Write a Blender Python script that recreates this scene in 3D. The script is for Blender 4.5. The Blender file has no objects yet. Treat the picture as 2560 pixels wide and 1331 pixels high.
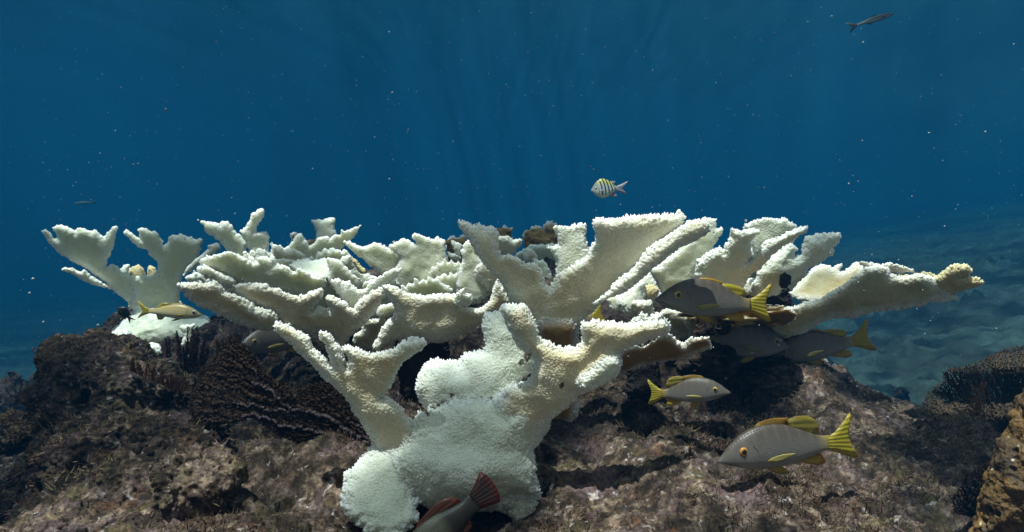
import bpy, math, random
import numpy as np
from mathutils import Matrix, Vector

# ------------------------------------------------------------------ camera, water light, sun, exposure
S = bpy.context.scene
COL = S.collection
PXK = 0.767 / 1280.0                     # tangent of the half field of view over half the frame width
cam_d = bpy.data.cameras.new("camera")
cam = bpy.data.objects.new("camera", cam_d)
COL.objects.link(cam)
cam.location = (0, 0, 0)
cam.rotation_euler = (math.radians(90), 0, 0)
cam_d.sensor_width = 36
cam_d.lens = 18 / 0.767
cam_d.clip_start = 0.02
cam_d.clip_end = 400
S.camera = cam

SUN_DIR = Vector((-0.20, -0.25, 0.94)).normalized()
SUN_EL = math.asin(SUN_DIR.z)
SUN_AZ = math.atan2(SUN_DIR.x, SUN_DIR.y)
W = bpy.data.worlds.new("World")
S.world = W
W.use_nodes = True
nt = W.node_tree
nt.nodes.clear()


def ramp(tree, fac, stops, interp='LINEAR'):
    r = tree.nodes.new('ShaderNodeValToRGB')
    r.color_ramp.interpolation = interp
    while len(r.color_ramp.elements) < len(stops):
        r.color_ramp.elements.new(0.5)
    for e, (p, c) in zip(r.color_ramp.elements, stops):
        e.position = p
        e.color = (*c, 1) if len(c) == 3 else c
    if fac is not None:
        tree.links.new(fac, r.inputs[0])
    return r.outputs[0]


def mixc(tree, fac, a, b, mode='MIX'):
    m = tree.nodes.new('ShaderNodeMix')
    m.data_type = 'RGBA'
    m.blend_type = mode
    for sock, v in ((m.inputs[0], fac), (m.inputs[6], a), (m.inputs[7], b)):
        if hasattr(v, 'is_linked') or isinstance(v, bpy.types.NodeSocket):
            tree.links.new(v, sock)
        elif isinstance(v, (int, float)):
            sock.default_value = v
        else:
            sock.default_value = (*v, 1)
    return m.outputs[2]


def mth(tree, op, a, b=None, clamp=False):
    m = tree.nodes.new('ShaderNodeMath')
    m.operation = op
    m.use_clamp = clamp
    for i, v in enumerate((a, b)):
        if v is None:
            continue
        if isinstance(v, bpy.types.NodeSocket):
            tree.links.new(v, m.inputs[i])
        else:
            m.inputs[i].default_value = v
    return m.outputs[0]


tc = nt.nodes.new('ShaderNodeTexCoord')
sky = nt.nodes.new('ShaderNodeTexSky')
sky.sky_type = 'NISHITA'
sky.sun_disc = False
sky.sun_elevation = SUN_EL
sky.sun_rotation = SUN_AZ
sep = nt.nodes.new('ShaderNodeSeparateXYZ')
nt.links.new(tc.outputs['Generated'], sep.inputs[0])
# light that reaches this depth: blue along the water, bright above; warm fill added behind the camera
elev = mth(nt, 'MULTIPLY_ADD', sep.outputs[2], 0.5)
elev.node.inputs[2].default_value = 0.5
wat = ramp(nt, elev, [(0.0, (0.01, 0.06, 0.08)), (0.45, (0.006, 0.24, 0.55)), (0.55, (0.010, 0.29, 0.72)), (0.66, (0.10, 0.46, 1.0)),
                      (0.82, (1.4, 1.6, 1.6)), (1.0, (5.5, 5.2, 4.8))])
side = mth(nt, 'MULTIPLY', sep.outputs[1], -1.0)
side = mth(nt, 'MULTIPLY_ADD', side, 1.0)
side.node.inputs[2].default_value = -0.15
side = mth(nt, 'MULTIPLY', side, 1.3, True)
back = ramp(nt, elev, [(0.0, (0.06, 0.06, 0.04)), (0.40, (0.8, 0.69, 0.47)), (0.6, (6.0, 5.1, 3.6)), (1.0, (6.8, 5.8, 4.4))])
back = mixc(nt, side, (0, 0, 0), back)
tot = mixc(nt, 1.0, wat, back, 'ADD')
skt = mixc(nt, 1.0, sky.outputs[0], (0.05, 0.16, 0.22), 'MULTIPLY')
tot = mixc(nt, 1.0, tot, skt, 'ADD')
bg = nt.nodes.new('ShaderNodeBackground')
bg.inputs[1].default_value = 0.1
nt.links.new(tot, bg.inputs[0])
wo = nt.nodes.new('ShaderNodeOutputWorld')
nt.links.new(bg.outputs[0], wo.inputs[0])

sun_d = bpy.data.lights.new("sun", 'SUN')
sun_d.energy = 5.0
sun_d.angle = math.radians(0.6)
sun_d.color = (1.0, 0.87, 0.80)
sun = bpy.data.objects.new("sun", sun_d)
COL.objects.link(sun)
sun.location = SUN_DIR * 8
sun.rotation_euler = SUN_DIR.to_track_quat('Z', 'Y').to_euler()

S.view_settings.view_transform = 'Standard'
S.view_settings.look = 'None'
S.view_settings.exposure = 1.12
S.view_settings.gamma = 1.0
S.render.engine = 'CYCLES'
cy = S.cycles
cy.use_denoising = True
cy.max_bounces = 7
cy.diffuse_bounces = 3
cy.glossy_bounces = 2
cy.transmission_bounces = 3
cy.volume_bounces = 0
cy.transparent_max_bounces = 8
cy.sample_clamp_indirect = 4.0
cy.caustics_reflective = False
cy.caustics_refractive = False

# ------------------------------------------------------------------ noise (numpy)
_rg = np.random.default_rng(7)
_T3 = _rg.random((64, 64, 64)).astype(np.float32)
_J3 = _rg.random((32, 32, 32, 3)).astype(np.float32)


def vnoise(p, off=0):
    """smooth value noise in 0..1, p: (n,3)"""
    p = np.asarray(p, np.float64) + off * 13.37
    i = np.floor(p).astype(np.int64)
    f = (p - i).astype(np.float32)
    f = f * f * (3 - 2 * f)
    out = 0
    for dx in (0, 1):
        wx = f[:, 0] if dx else 1 - f[:, 0]
        for dy in (0, 1):
            wy = f[:, 1] if dy else 1 - f[:, 1]
            for dz in (0, 1):
                wz = f[:, 2] if dz else 1 - f[:, 2]
                out = out + wx * wy * wz * _T3[(i[:, 0] + dx) & 63, (i[:, 1] + dy) & 63, (i[:, 2] + dz) & 63]
    return out


def fbm(p, octs=4, off=0, gain=0.5):
    a, s, out = 1.0, 0.0, 0
    for o in range(octs):
        out = out + a * vnoise(p * (2.03 ** o), off + o)
        s += a
        a *= gain
    return out / s


def worley(p, off=0):
    """distance to the nearest jittered cell point (about 0..1)"""
    p = np.asarray(p, np.float64) + off * 7.77
    i = np.floor(p).astype(np.int64)
    f = (p - i).astype(np.float32)
    best = np.full(len(p), 9.0, np.float32)
    for dx in (-1, 0, 1):
        for dy in (-1, 0, 1):
            for dz in (-1, 0, 1):
                j = _J3[(i[:, 0] + dx) & 31, (i[:, 1] + dy) & 31, (i[:, 2] + dz) & 31]
                v = j + np.array((dx, dy, dz), np.float32) - f
                best = np.minimum(best, (v * v).sum(1))
    return np.sqrt(best)


def smooth(a, b, x):
    t = np.clip((x - a) / (b - a), 0, 1)
    return t * t * (3 - 2 * t)


def px(u, v, Y):
    """a point of the place: direction through a photograph pixel, at depth Y metres"""
    return np.array(((u - 1280) * PXK * Y, Y, -(v - 665.5) * PXK * Y))


def Z(x0, y0, s, pts):
    return [(x0 + x / s, y0 + y / s) for x, y in pts]


# ------------------------------------------------------------------ surfaces from implicit fields
def surface_nets(F):
    nx, ny, nz = F.shape
    ins = F < 0
    c = [ins[dx:nx - 1 + dx, dy:ny - 1 + dy, dz:nz - 1 + dz] for dx in (0, 1) for dy in (0, 1) for dz in (0, 1)]
    s = sum(x.astype(np.int8) for x in c)
    act = np.argwhere((s > 0) & (s < 8))
    ids = np.full((nx - 1, ny - 1, nz - 1), -1, np.int64)
    ids[act[:, 0], act[:, 1], act[:, 2]] = np.arange(len(act))
    acc = np.zeros((len(act), 3), np.float32)
    cnt = np.zeros(len(act), np.float32)
    cor = [(dx, dy, dz) for dx in (0, 1) for dy in (0, 1) for dz in (0, 1)]
    val = {q: F[act[:, 0] + q[0], act[:, 1] + q[1], act[:, 2] + q[2]] for q in cor}
    for a in cor:
        for ax in range(3):
            if a[ax] == 1:
                continue
            b = list(a)
            b[ax] = 1
            fa, fb = val[a], val[tuple(b)]
            cr = (fa < 0) != (fb < 0)
            t = np.where(cr, fa / np.where(cr, fa - fb, 1), 0)
            for k in range(3):
                acc[:, k] += np.where(cr, a[k] + (t if k == ax else 0), 0)
            cnt += cr
    V = act + acc / cnt[:, None]
    quads = []
    for ax in range(3):
        o1, o2 = [(1, 2), (2, 0), (0, 1)][ax]
        sl0 = [slice(1, -1)] * 3
        sl1 = [slice(1, -1)] * 3
        sl0[ax] = slice(0, -1)
        sl1[ax] = slice(1, None)
        A, B = ins[tuple(sl0)], ins[tuple(sl1)]
        e = np.argwhere(A != B)
        if not len(e):
            continue
        fl = A[e[:, 0], e[:, 1], e[:, 2]]
        base = e + 1
        base[:, ax] -= 1
        q = []
        for (p1, p2) in ((-1, -1), (0, -1), (0, 0), (-1, 0)):
            cc = base.copy()
            cc[:, o1] += p1
            cc[:, o2] += p2
            q.append(ids[cc[:, 0], cc[:, 1], cc[:, 2]])
        q = np.stack(q, 1)
        q[~fl] = q[~fl][:, ::-1]
        quads.append(q)
    return V, np.concatenate(quads)


def mesh_from(name, V, Fq):
    me = bpy.data.meshes.new(name)
    n = Fq.shape[1]
    me.vertices.add(len(V))
    me.vertices.foreach_set('co', np.ascontiguousarray(V, np.float32).ravel())
    me.loops.add(Fq.size)
    me.loops.foreach_set('vertex_index', np.ascontiguousarray(Fq, np.int32).ravel())
    me.polygons.add(len(Fq))
    me.polygons.foreach_set('loop_start', np.arange(0, Fq.size, n, dtype=np.int32))
    me.polygons.foreach_set('use_smooth', np.ones(len(Fq), bool))
    me.update(calc_edges=True)
    return me


def get_V(me):
    a = np.empty(len(me.vertices) * 3, np.float32)
    me.vertices.foreach_get('co', a)
    return a.reshape(-1, 3)


def get_Nn(me):
    a = np.empty(len(me.vertices) * 3, np.float32)
    me.vertex_normals.foreach_get('vector', a)
    return a.reshape(-1, 3)


def get_Q(me):
    a = np.empty(len(me.loops), np.int32)
    me.loops.foreach_get('vertex_index', a)
    return a.reshape(-1, 4)


def subdivide(V, Fq, levels=1):
    """Catmull-Clark step on a quad mesh"""
    for _ in range(levels):
        n, m = len(V), len(Fq)
        V = V.astype(np.float64)
        fp = V[Fq].mean(1)
        a, b = Fq.ravel(), np.roll(Fq, -1, 1).ravel()
        key = np.minimum(a, b) * n + np.maximum(a, b)
        ek, inv = np.unique(key, return_inverse=True)
        ne = len(ek)
        e0, e1 = ek // n, ek % n
        fi_ = np.repeat(np.arange(m), 4)
        cnt = np.bincount(inv, minlength=ne)
        fs = np.stack([np.bincount(inv, fp[fi_, k], ne) for k in range(3)], 1) / cnt[:, None]
        mid = (V[e0] + V[e1]) / 2
        ep = (mid + fs) / 2
        nf = np.maximum(np.bincount(a, minlength=n), 1)
        Fa = np.stack([np.bincount(a, fp[fi_, k], n) for k in range(3)], 1) / nf[:, None]
        nv = np.maximum(np.bincount(e0, minlength=n) + np.bincount(e1, minlength=n), 1)
        Ra = np.stack([np.bincount(e0, mid[:, k], n) + np.bincount(e1, mid[:, k], n) for k in range(3)], 1) / nv[:, None]
        w = nv[:, None]
        vp = (Fa + 2 * Ra + (w - 3) * V) / w
        inv = inv.reshape(m, 4) + n
        f = np.arange(m) + n + ne
        Q = np.stack([np.stack((Fq[:, k], inv[:, k], f, inv[:, (k + 3) % 4]), 1) for k in range(4)], 1).reshape(-1, 4)
        V, Fq = np.concatenate((vp, ep, fp)).astype(np.float32), Q
    return V, Fq


def poly_sd(P, U, Vv):
    """signed distance to polygon P on grid points (negative inside)"""
    P = np.asarray(P, np.float32)
    best = np.full(U.shape, 1e12, np.float32)
    ins = np.zeros(U.shape, bool)
    n = len(P)
    for i in range(n):
        a, b = P[i], P[(i + 1) % n]
        e = b - a
        wx, wy = U - a[0], Vv - a[1]
        t = np.clip((wx * e[0] + wy * e[1]) / max(float(e @ e), 1e-6), 0, 1)
        dx, dy = wx - e[0] * t, wy - e[1] * t
        best = np.minimum(best, dx * dx + dy * dy)
        if a[1] != b[1]:
            cr = (a[1] > Vv) != (b[1] > Vv)
            xi = (b[0] - a[0]) * (Vv - a[1]) / (b[1] - a[1]) + a[0]
            ins ^= cr & (U < xi)
    d = np.sqrt(best)
    return np.where(ins, -d, d)


def round_poly(P, it=1):
    """cut the corners of a traced outline a little"""
    P = np.asarray(P, np.float64)
    for _ in range(it):
        Q = np.roll(P, -1, 0)
        P = np.stack((P * 0.88 + Q * 0.12, P * 0.12 + Q * 0.88), 1).reshape(-1, 2)
    return P


class Blade:
    def __init__(s, part, poly, T=14, R=20, w=0, gx=0, gy=0, bx=0, by=0, jag=5, js=11, und=0, mat=None, neg=False, c=None):
        s.part, s.poly, s.T, s.R, s.w = part, round_poly(poly), T, R, w
        s.gx, s.gy, s.bx, s.by, s.jag, s.js, s.und, s.mat, s.neg = gx, gy, bx, by, jag, js, und, mat, neg
        lo, hi = s.poly.min(0), s.poly.max(0)
        s.lo, s.hi = lo, hi
        s.c = (lo + hi) / 2 if c is None else np.array(c, float)

    def mid(s, U, V):
        du, dv = U - s.c[0], V - s.c[1]
        m = s.w + s.gx * du + s.gy * dv + s.bx * du * du / 300 + s.by * dv * dv / 300
        if s.und:
            p = np.stack((U.ravel() / 70, V.ravel() / 70, np.full(U.size, s.c[0])), 1)
            m = m + s.und * (vnoise(p, 3).reshape(U.shape) - 0.5) * 2
        return m.astype(np.float32)

    def d2(s, U, V):
        d = poly_sd(s.poly, U, V)
        if s.jag:
            p = np.stack((U.ravel(), V.ravel(), np.full(U.size, s.c[1])), 1)
            w = worley(p / (s.js * 0.72), 1)
            w2 = vnoise(p / (s.js * 2.7), 5)
            d = d - (s.jag * 0.95 * (0.85 - 1.5 * w) + s.jag * 0.9 * (w2 - 0.5)).reshape(U.shape)
        return d.astype(np.float32)


def implicit(blades, vox, k):
    pos = [b for b in blades if not b.neg]
    m = 14
    lo = np.min([b.lo for b in pos], 0) - m
    hi = np.max([b.hi for b in pos], 0) + m
    us = np.arange(lo[0], hi[0] + vox, vox, dtype=np.float32)
    vs = np.arange(lo[1], hi[1] + vox, vox, dtype=np.float32)
    U, V = np.meshgrid(us, vs, indexing='ij')
    D = [b.d2(U, V) for b in blades]
    C = [b.mid(U, V) for b in blades]
    wl, wh = 1e9, -1e9
    for b, d, c in zip(blades, D, C):
        if b.neg:
            continue
        ok = d < 8
        wl, wh = min(wl, c[ok].min() - b.T - m), max(wh, c[ok].max() + b.T + m)
    ws = np.arange(wl, wh + vox, vox, dtype=np.float32)
    F = None
    for b, d, c in list(zip(blades, D, C)):
        A = (np.maximum(d + b.R, 0) * (b.T / b.R)) ** 2
        f = np.sqrt(A[:, :, None] + (ws[None, None, :] - c[:, :, None]) ** 2) - b.T
        if b.neg:
            F = np.maximum(F, -f)
        elif F is None:
            F = f
        else:
            h = np.maximum(k - np.abs(F - f), 0) / k
            F = np.minimum(F, f) - h * h * k * 0.25
    F[0], F[-1] = 5, 5
    F[:, 0], F[:, -1] = 5, 5
    F[:, :, 0], F[:, :, -1] = 5, 5
    Vt, Q = surface_nets(F)
    Vt = Vt * vox + np.array((us[0], vs[0], ws[0]))
    return Vt, Q


def blade_values(b, P):
    U, V, w = P[:, 0], P[:, 1], P[:, 2]
    d = poly_sd(b.poly, U, V)
    A = (np.maximum(d + b.R, 0) * (b.T / b.R)) ** 2
    return np.sqrt(A + (w - b.mid(U, V)) ** 2) - b.T, d


def to_world(P, Y0):
    Y = Y0 + P[:, 2] * PXK * Y0
    return np.stack(((P[:, 0] - 1280) * PXK * Y, Y, -(P[:, 1] - 665.5) * PXK * Y), 1)


def add_attr(me, name, arr, kind='FLOAT'):
    at = me.attributes.new(name, kind, 'POINT')
    at.data.foreach_set('value' if kind == 'FLOAT' else 'vector', np.ascontiguousarray(arr, np.float32).ravel())


def tag(o, label=None, cat=None, group=None, kind=None):
    for k, v in (('label', label), ('category', cat), ('group', group), ('kind', kind)):
        if v:
            o[k] = v
    return o


def empty(name, loc):
    o = bpy.data.objects.new(name, None)
    o.location = loc
    o.empty_display_size = 0.03
    COL.objects.link(o)
    return o


def link(name, me, mat, parent=None):
    o = bpy.data.objects.new(name, me)
    if mat is not None:
        me.materials.append(mat)
    COL.objects.link(o)
    if parent is not None:
        o.parent = parent
    return o


def submesh(V, Q, sel, attrs):
    q = Q[sel]
    used, inv = np.unique(q.ravel(), return_inverse=True)
    return V[used], inv.reshape(q.shape), {k: a[used] for k, a in attrs.items()}


# ------------------------------------------------------------------ materials
def new_mat(name):
    m = bpy.data.materials.new(name)
    m.use_nodes = True
    t = m.node_tree
    t.nodes.clear()
    out = t.nodes.new('ShaderNodeOutputMaterial')
    b = t.nodes.new('ShaderNodeBsdfPrincipled')
    t.links.new(b.outputs[0], out.inputs[0])
    return m, t, b, out


def attr(t, name, vec=False):
    a = t.nodes.new('ShaderNodeAttribute')
    a.attribute_name = name
    return a.outputs['Vector'] if vec else a.outputs['Fac']


def noise(t, vec, scale, detail=4, rough=0.55, dist=0.0):
    n = t.nodes.new('ShaderNodeTexNoise')
    n.inputs['Scale'].default_value = scale
    n.inputs['Detail'].default_value = detail
    n.inputs['Roughness'].default_value = rough
    n.inputs['Distortion'].default_value = dist
    t.links.new(vec, n.inputs['Vector'])
    return n.outputs['Fac']


def geo_pos(t):
    g = t.nodes.new('ShaderNodeNewGeometry')
    return g.outputs['Position']


def bump(t, b, h, strength, dist):
    n = t.nodes.new('ShaderNodeBump')
    n.inputs['Strength'].default_value = strength
    n.inputs['Distance'].default_value = dist
    t.links.new(h, n.inputs['Height'])
    t.links.new(n.outputs[0], b.inputs['Normal'])


def coral_mat(name, base, tint, amount, rimc=(0.88, 0.88, 0.86), trans=0.5, pit=None, sss=0.014):
    m, t, b, out = new_mat(name)
    pos = geo_pos(t)
    n1 = noise(t, pos, 7, 4, 0.6)
    f = mth(t, 'MULTIPLY_ADD', n1, 2.6)
    f.node.inputs[2].default_value = -1.3 + amount * 1.1
    f = mth(t, 'ADD', f, 0.0, True)
    col = mixc(t, f, base, tint)
    rim = attr(t, 'rim')
    col = mixc(t, rim, col, rimc)
    tip = attr(t, 'tip')
    pitc = pit or (base[0] * 0.55, base[1] * 0.62, base[2] * 0.50)  # pits darker than tips: tissue tone with crevice shading painted in
    col = mixc(t, attr(t, 'scar'), col, (0.07, 0.04, 0.03))
    tp = ramp(t, tip, [(0.15, (0, 0, 0)), (0.7, (1, 1, 1))])
    pc = mixc(t, mth(t, 'MULTIPLY_ADD', rim, 0.25), col, pitc, 'MIX')
    pc.node.inputs[0].links[0].from_node.inputs[2].default_value = 0.32
    col = mixc(t, tp, pc, col)
    n2 = noise(t, pos, 60, 3, 0.6)
    col = mixc(t, 0.18, col, ramp(t, n2, [(0.3, (0.5, 0.5, 0.45)), (0.7, (1, 1, 1))]), 'MULTIPLY')
    t.links.new(col, b.inputs['Base Color'])
    b.inputs['Roughness'].default_value = 0.75
    b.inputs['Specular IOR Level'].default_value = 0.15
    b.inputs['Subsurface Weight'].default_value = trans
    b.inputs['Subsurface Radius'].default_value = (1.0, 0.95, 0.75)
    b.inputs['Subsurface Scale'].default_value = sss
    n3 = noise(t, pos, 420, 3, 0.6)
    bump(t, b, n3, 0.35, 0.002)
    return m


M = {}
M['white'] = coral_mat('bleached_coral_white', (0.79, 0.80, 0.72), (0.72, 0.73, 0.59), 0.5)
M['cream'] = coral_mat('bleached_coral_cream', (0.80, 0.76, 0.63), (0.74, 0.60, 0.37), 0.5)
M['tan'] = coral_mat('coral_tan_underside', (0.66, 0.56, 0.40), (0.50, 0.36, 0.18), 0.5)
M['pale'] = coral_mat('bleached_coral_pale_green', (0.79, 0.79, 0.65), (0.72, 0.71, 0.51), 0.5, trans=0.85, sss=0.024)
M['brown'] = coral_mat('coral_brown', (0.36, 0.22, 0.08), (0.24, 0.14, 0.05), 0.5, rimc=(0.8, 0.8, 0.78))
M['ochre'] = coral_mat('coral_ochre_tip', (0.60, 0.46, 0.24), (0.45, 0.31, 0.13), 0.5, rimc=(0.72, 0.62, 0.40))
M['fleck'] = coral_mat('coral_mottled', (0.58, 0.56, 0.40), (0.44, 0.31, 0.13), 0.55)


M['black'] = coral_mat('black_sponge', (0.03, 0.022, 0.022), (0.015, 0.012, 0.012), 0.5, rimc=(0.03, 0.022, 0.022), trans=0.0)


def rock_mat(name, dark=1.0, warm=0.0, lift=0.0):
    m, t, b, out = new_mat(name)
    pos = geo_pos(t)
    n1 = noise(t, pos, 9, 6, 0.65, 0.4)
    n2 = noise(t, pos, 34, 6, 0.7, 0.3)
    n3 = noise(t, pos, 130, 5, 0.7)
    d = dark
    col = ramp(t, n2, [(0.35, (0.008 * d, 0.005 * d, 0.004 * d)), (0.46, (0.030 * d, 0.020 * d, 0.015 * d)), (0.53, (0.10 * d, 0.072 * d, 0.055 * d)),
                       (0.61, (0.27 * d, 0.21 * d, 0.165 * d)), (0.76, (0.55 * d, 0.47 * d, 0.42 * d))])
    # pink-mauve crusts, olive turf, rust patches, pale flecks
    pk = ramp(t, noise(t, pos, 13, 5, 0.65, 0.8), [(0.52, (0, 0, 0)), (0.62, (1, 1, 1))])
    col = mixc(t, mth(t, 'MULTIPLY', pk, 0.7), col, mixc(t, n3, (0.045 * d, 0.030 * d, 0.036 * d), (0.32 * d, 0.235 * d, 0.265 * d)))
    ol = ramp(t, noise(t, geo_pos(t), 17, 5, 0.6, 1.0), [(0.55, (0, 0, 0)), (0.66, (1, 1, 1))])
    col = mixc(t, mth(t, 'MULTIPLY', ol, 0.6), col, mixc(t, n3, (0.03 * d, 0.026 * d, 0.008 * d), (0.22 * d, 0.19 * d, 0.075 * d)))
    mp = t.nodes.new('ShaderNodeMapping')
    mp.inputs['Location'].default_value = (3.1, 1.7, 9.2)
    t.links.new(geo_pos(t), mp.inputs[0])
    ru = ramp(t, noise(t, mp.outputs[0], 15, 5, 0.6, 0.6), [(0.60, (0, 0, 0)), (0.70, (1, 1, 1))])
    col = mixc(t, mth(t, 'MULTIPLY', ru, 0.6), col, mixc(t, n3, (0.06 * d, 0.022 * d, 0.010 * d), (0.26 * d, 0.11 * d, 0.05 * d)))
    fl = ramp(t, noise(t, mp.outputs[0], 48, 4, 0.6, 0.5), [(0.62, (0, 0, 0)), (0.69, (1, 1, 1))])
    col = mixc(t, mth(t, 'MULTIPLY', fl, 0.8), col, (0.58 * d, 0.56 * d, 0.58 * d))
    sp = ramp(t, n3, [(0.34, (0.25, 0.25, 0.25)), (0.5, (0.85, 0.85, 0.85)), (0.7, (1.55, 1.5, 1.45))])
    col = mixc(t, 0.8, col, sp, 'MULTIPLY')
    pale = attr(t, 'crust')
    col = mixc(t, 1.0, col, ramp(t, pale, [(0.0, (0.42, 0.40, 0.38)), (0.5, (0.75, 0.72, 0.70)), (1.0, (1.9, 1.74, 1.66))]), 'MULTIPLY')  # crust mask also paints sunlit and shaded rock into the base colour
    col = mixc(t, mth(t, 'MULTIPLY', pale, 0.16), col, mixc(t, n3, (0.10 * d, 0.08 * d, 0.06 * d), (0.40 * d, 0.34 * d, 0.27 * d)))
    t.links.new(col, b.inputs['Base Color'])
    b.inputs['Roughness'].default_value = 0.95
    b.inputs['Specular IOR Level'].default_value = 0.08
    hh = mth(t, 'ADD', mth(t, 'MULTIPLY', n2, 0.6), mth(t, 'MULTIPLY', n3, 0.5))
    hh = mth(t, 'ADD', hh, mth(t, 'MULTIPLY', noise(t, pos, 420, 3, 0.7), 0.25))
    bump(t, b, hh, 0.9, 0.012)
    return m


M['rock'] = rock_mat('reef_rock_turf', 0.64)
M['rockdark'] = rock_mat('reef_rock_dark', 0.6)


def plain(name, colr, rough=0.7, spec=0.2, var=0.0, scale=40, trans=0.0, sub=0.0):
    m, t, b, out = new_mat(name)
    if var:
        n = noise(t, geo_pos(t), scale, 4, 0.6)
        c = mixc(t, n, tuple(x * (1 - var) for x in colr), tuple(x * (1 + var) for x in colr))
        t.links.new(c, b.inputs['Base Color'])
    else:
        b.inputs['Base Color'].default_value = (*colr, 1)
    b.inputs['Roughness'].default_value = rough
    b.inputs['Specular IOR Level'].default_value = spec
    if sub:
        b.inputs['Subsurface Weight'].default_value = sub
        b.inputs['Subsurface Scale'].default_value = 0.004
    return m

# ------------------------------------------------------------------ elkhorn corals
z1 = lambda *p: Z(0, 480, 2.893, p)
z2 = lambda *p: Z(400, 500, 2.893, p)
z3 = lambda *p: Z(860, 500, 2.893, p)
z4 = lambda *p: Z(1360, 500, 2.893, p)
z5 = lambda *p: Z(1860, 500, 2.893, p)
z6 = lambda *p: Z(660, 740, 2.2514, p)
z7 = lambda *p: Z(1200, 740, 2.2514, p)
z8 = lambda *p: Z(0, 830, 2.657, p)


def coral(label, Y0, blades, vox=3, k=10, cs=0.0062, amp=0.0026, cat='coral', name='elkhorn_coral', group=None, rimw=26, scars=()):
    P, Q = implicit(blades, vox, k)
    P, Q = subdivide(P, Q, 1)
    vals, ds = zip(*[blade_values(b, P) for b in blades if not b.neg])
    own = np.argmin(np.stack(vals), 0)
    dd = np.stack(ds)[own, np.arange(len(P))]
    Wd = to_world(P, Y0)
    me = mesh_from('tmp', Wd, Q)
    Nn = get_Nn(me).copy()
    bpy.data.meshes.remove(me)
    rimf = smooth(-rimw, 2, dd + 9 * (vnoise(Wd / 0.02, 4) - 0.5))
    f1 = worley(Wd / (cs * 0.46), 2)
    f2 = worley(Wd / (cs * 0.58), 6)
    tip = np.clip(1.1 - 1.35 * f1, 0, 1) * (1 - rimf) + np.clip(1.1 - 1.30 * f2, 0, 1) * rimf
    thick = np.array([min(1.0, b.T / 50) for b in blades if not b.neg])[own].astype(np.float32)
    a = amp * (0.15 + 0.20 * thick + (0.27 + 0.40 * thick) * rimf) * (0.6 + 0.8 * vnoise(Wd / 0.03, 9))
    low = fbm(Wd / 0.05, 3, 11) - 0.5
    grow = Nn + np.array((0, 0, 0.55), np.float32) * rimf[:, None]
    Wd = Wd + grow * (a * (tip ** 1.4 * 1.9 - 0.45))[:, None] + Nn * (low * (0.009 + 0.014 * thick))[:, None]
    scar = np.zeros(len(Wd), np.float32)
    for (su, sv, sr) in scars:
        ds = np.hypot(P[:, 0] - su, P[:, 1] - sv) + 7 * (vnoise(P / 6.0, 3) - 0.5)
        scar = np.maximum(scar, smooth(sr, sr * 0.6, ds))
    cen = np.array(Wd.mean(0))
    cen[2] = Wd[:, 2].min()
    attrs = {'rim': rimf * (0.75 + 0.25 * tip), 'tip': tip, 'scar': scar}
    pos = [b for b in blades if not b.neg]
    if len(pos) == 1:
        me = mesh_from(name, Wd - cen, Q)
        for kk, vv in attrs.items():
            add_attr(me, kk, vv)
        o = link(name, me, M[pos[0].mat or 'white'])
        o.location = cen
    else:
        o = empty(name, cen)
        fown = own[Q[:, 0]]
        for i, b in enumerate(pos):
            sel = fown == i
            if sel.sum() < 8:
                continue
            V2, Q2, A2 = submesh(Wd - cen, Q, sel, attrs)
            me = mesh_from(b.part, V2, Q2)
            for kk, vv in A2.items():
                add_attr(me, kk, vv)
            link(b.part, me, M[b.mat or 'white'], o)
    return tag(o, label, cat, group)


B = Blade

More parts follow.
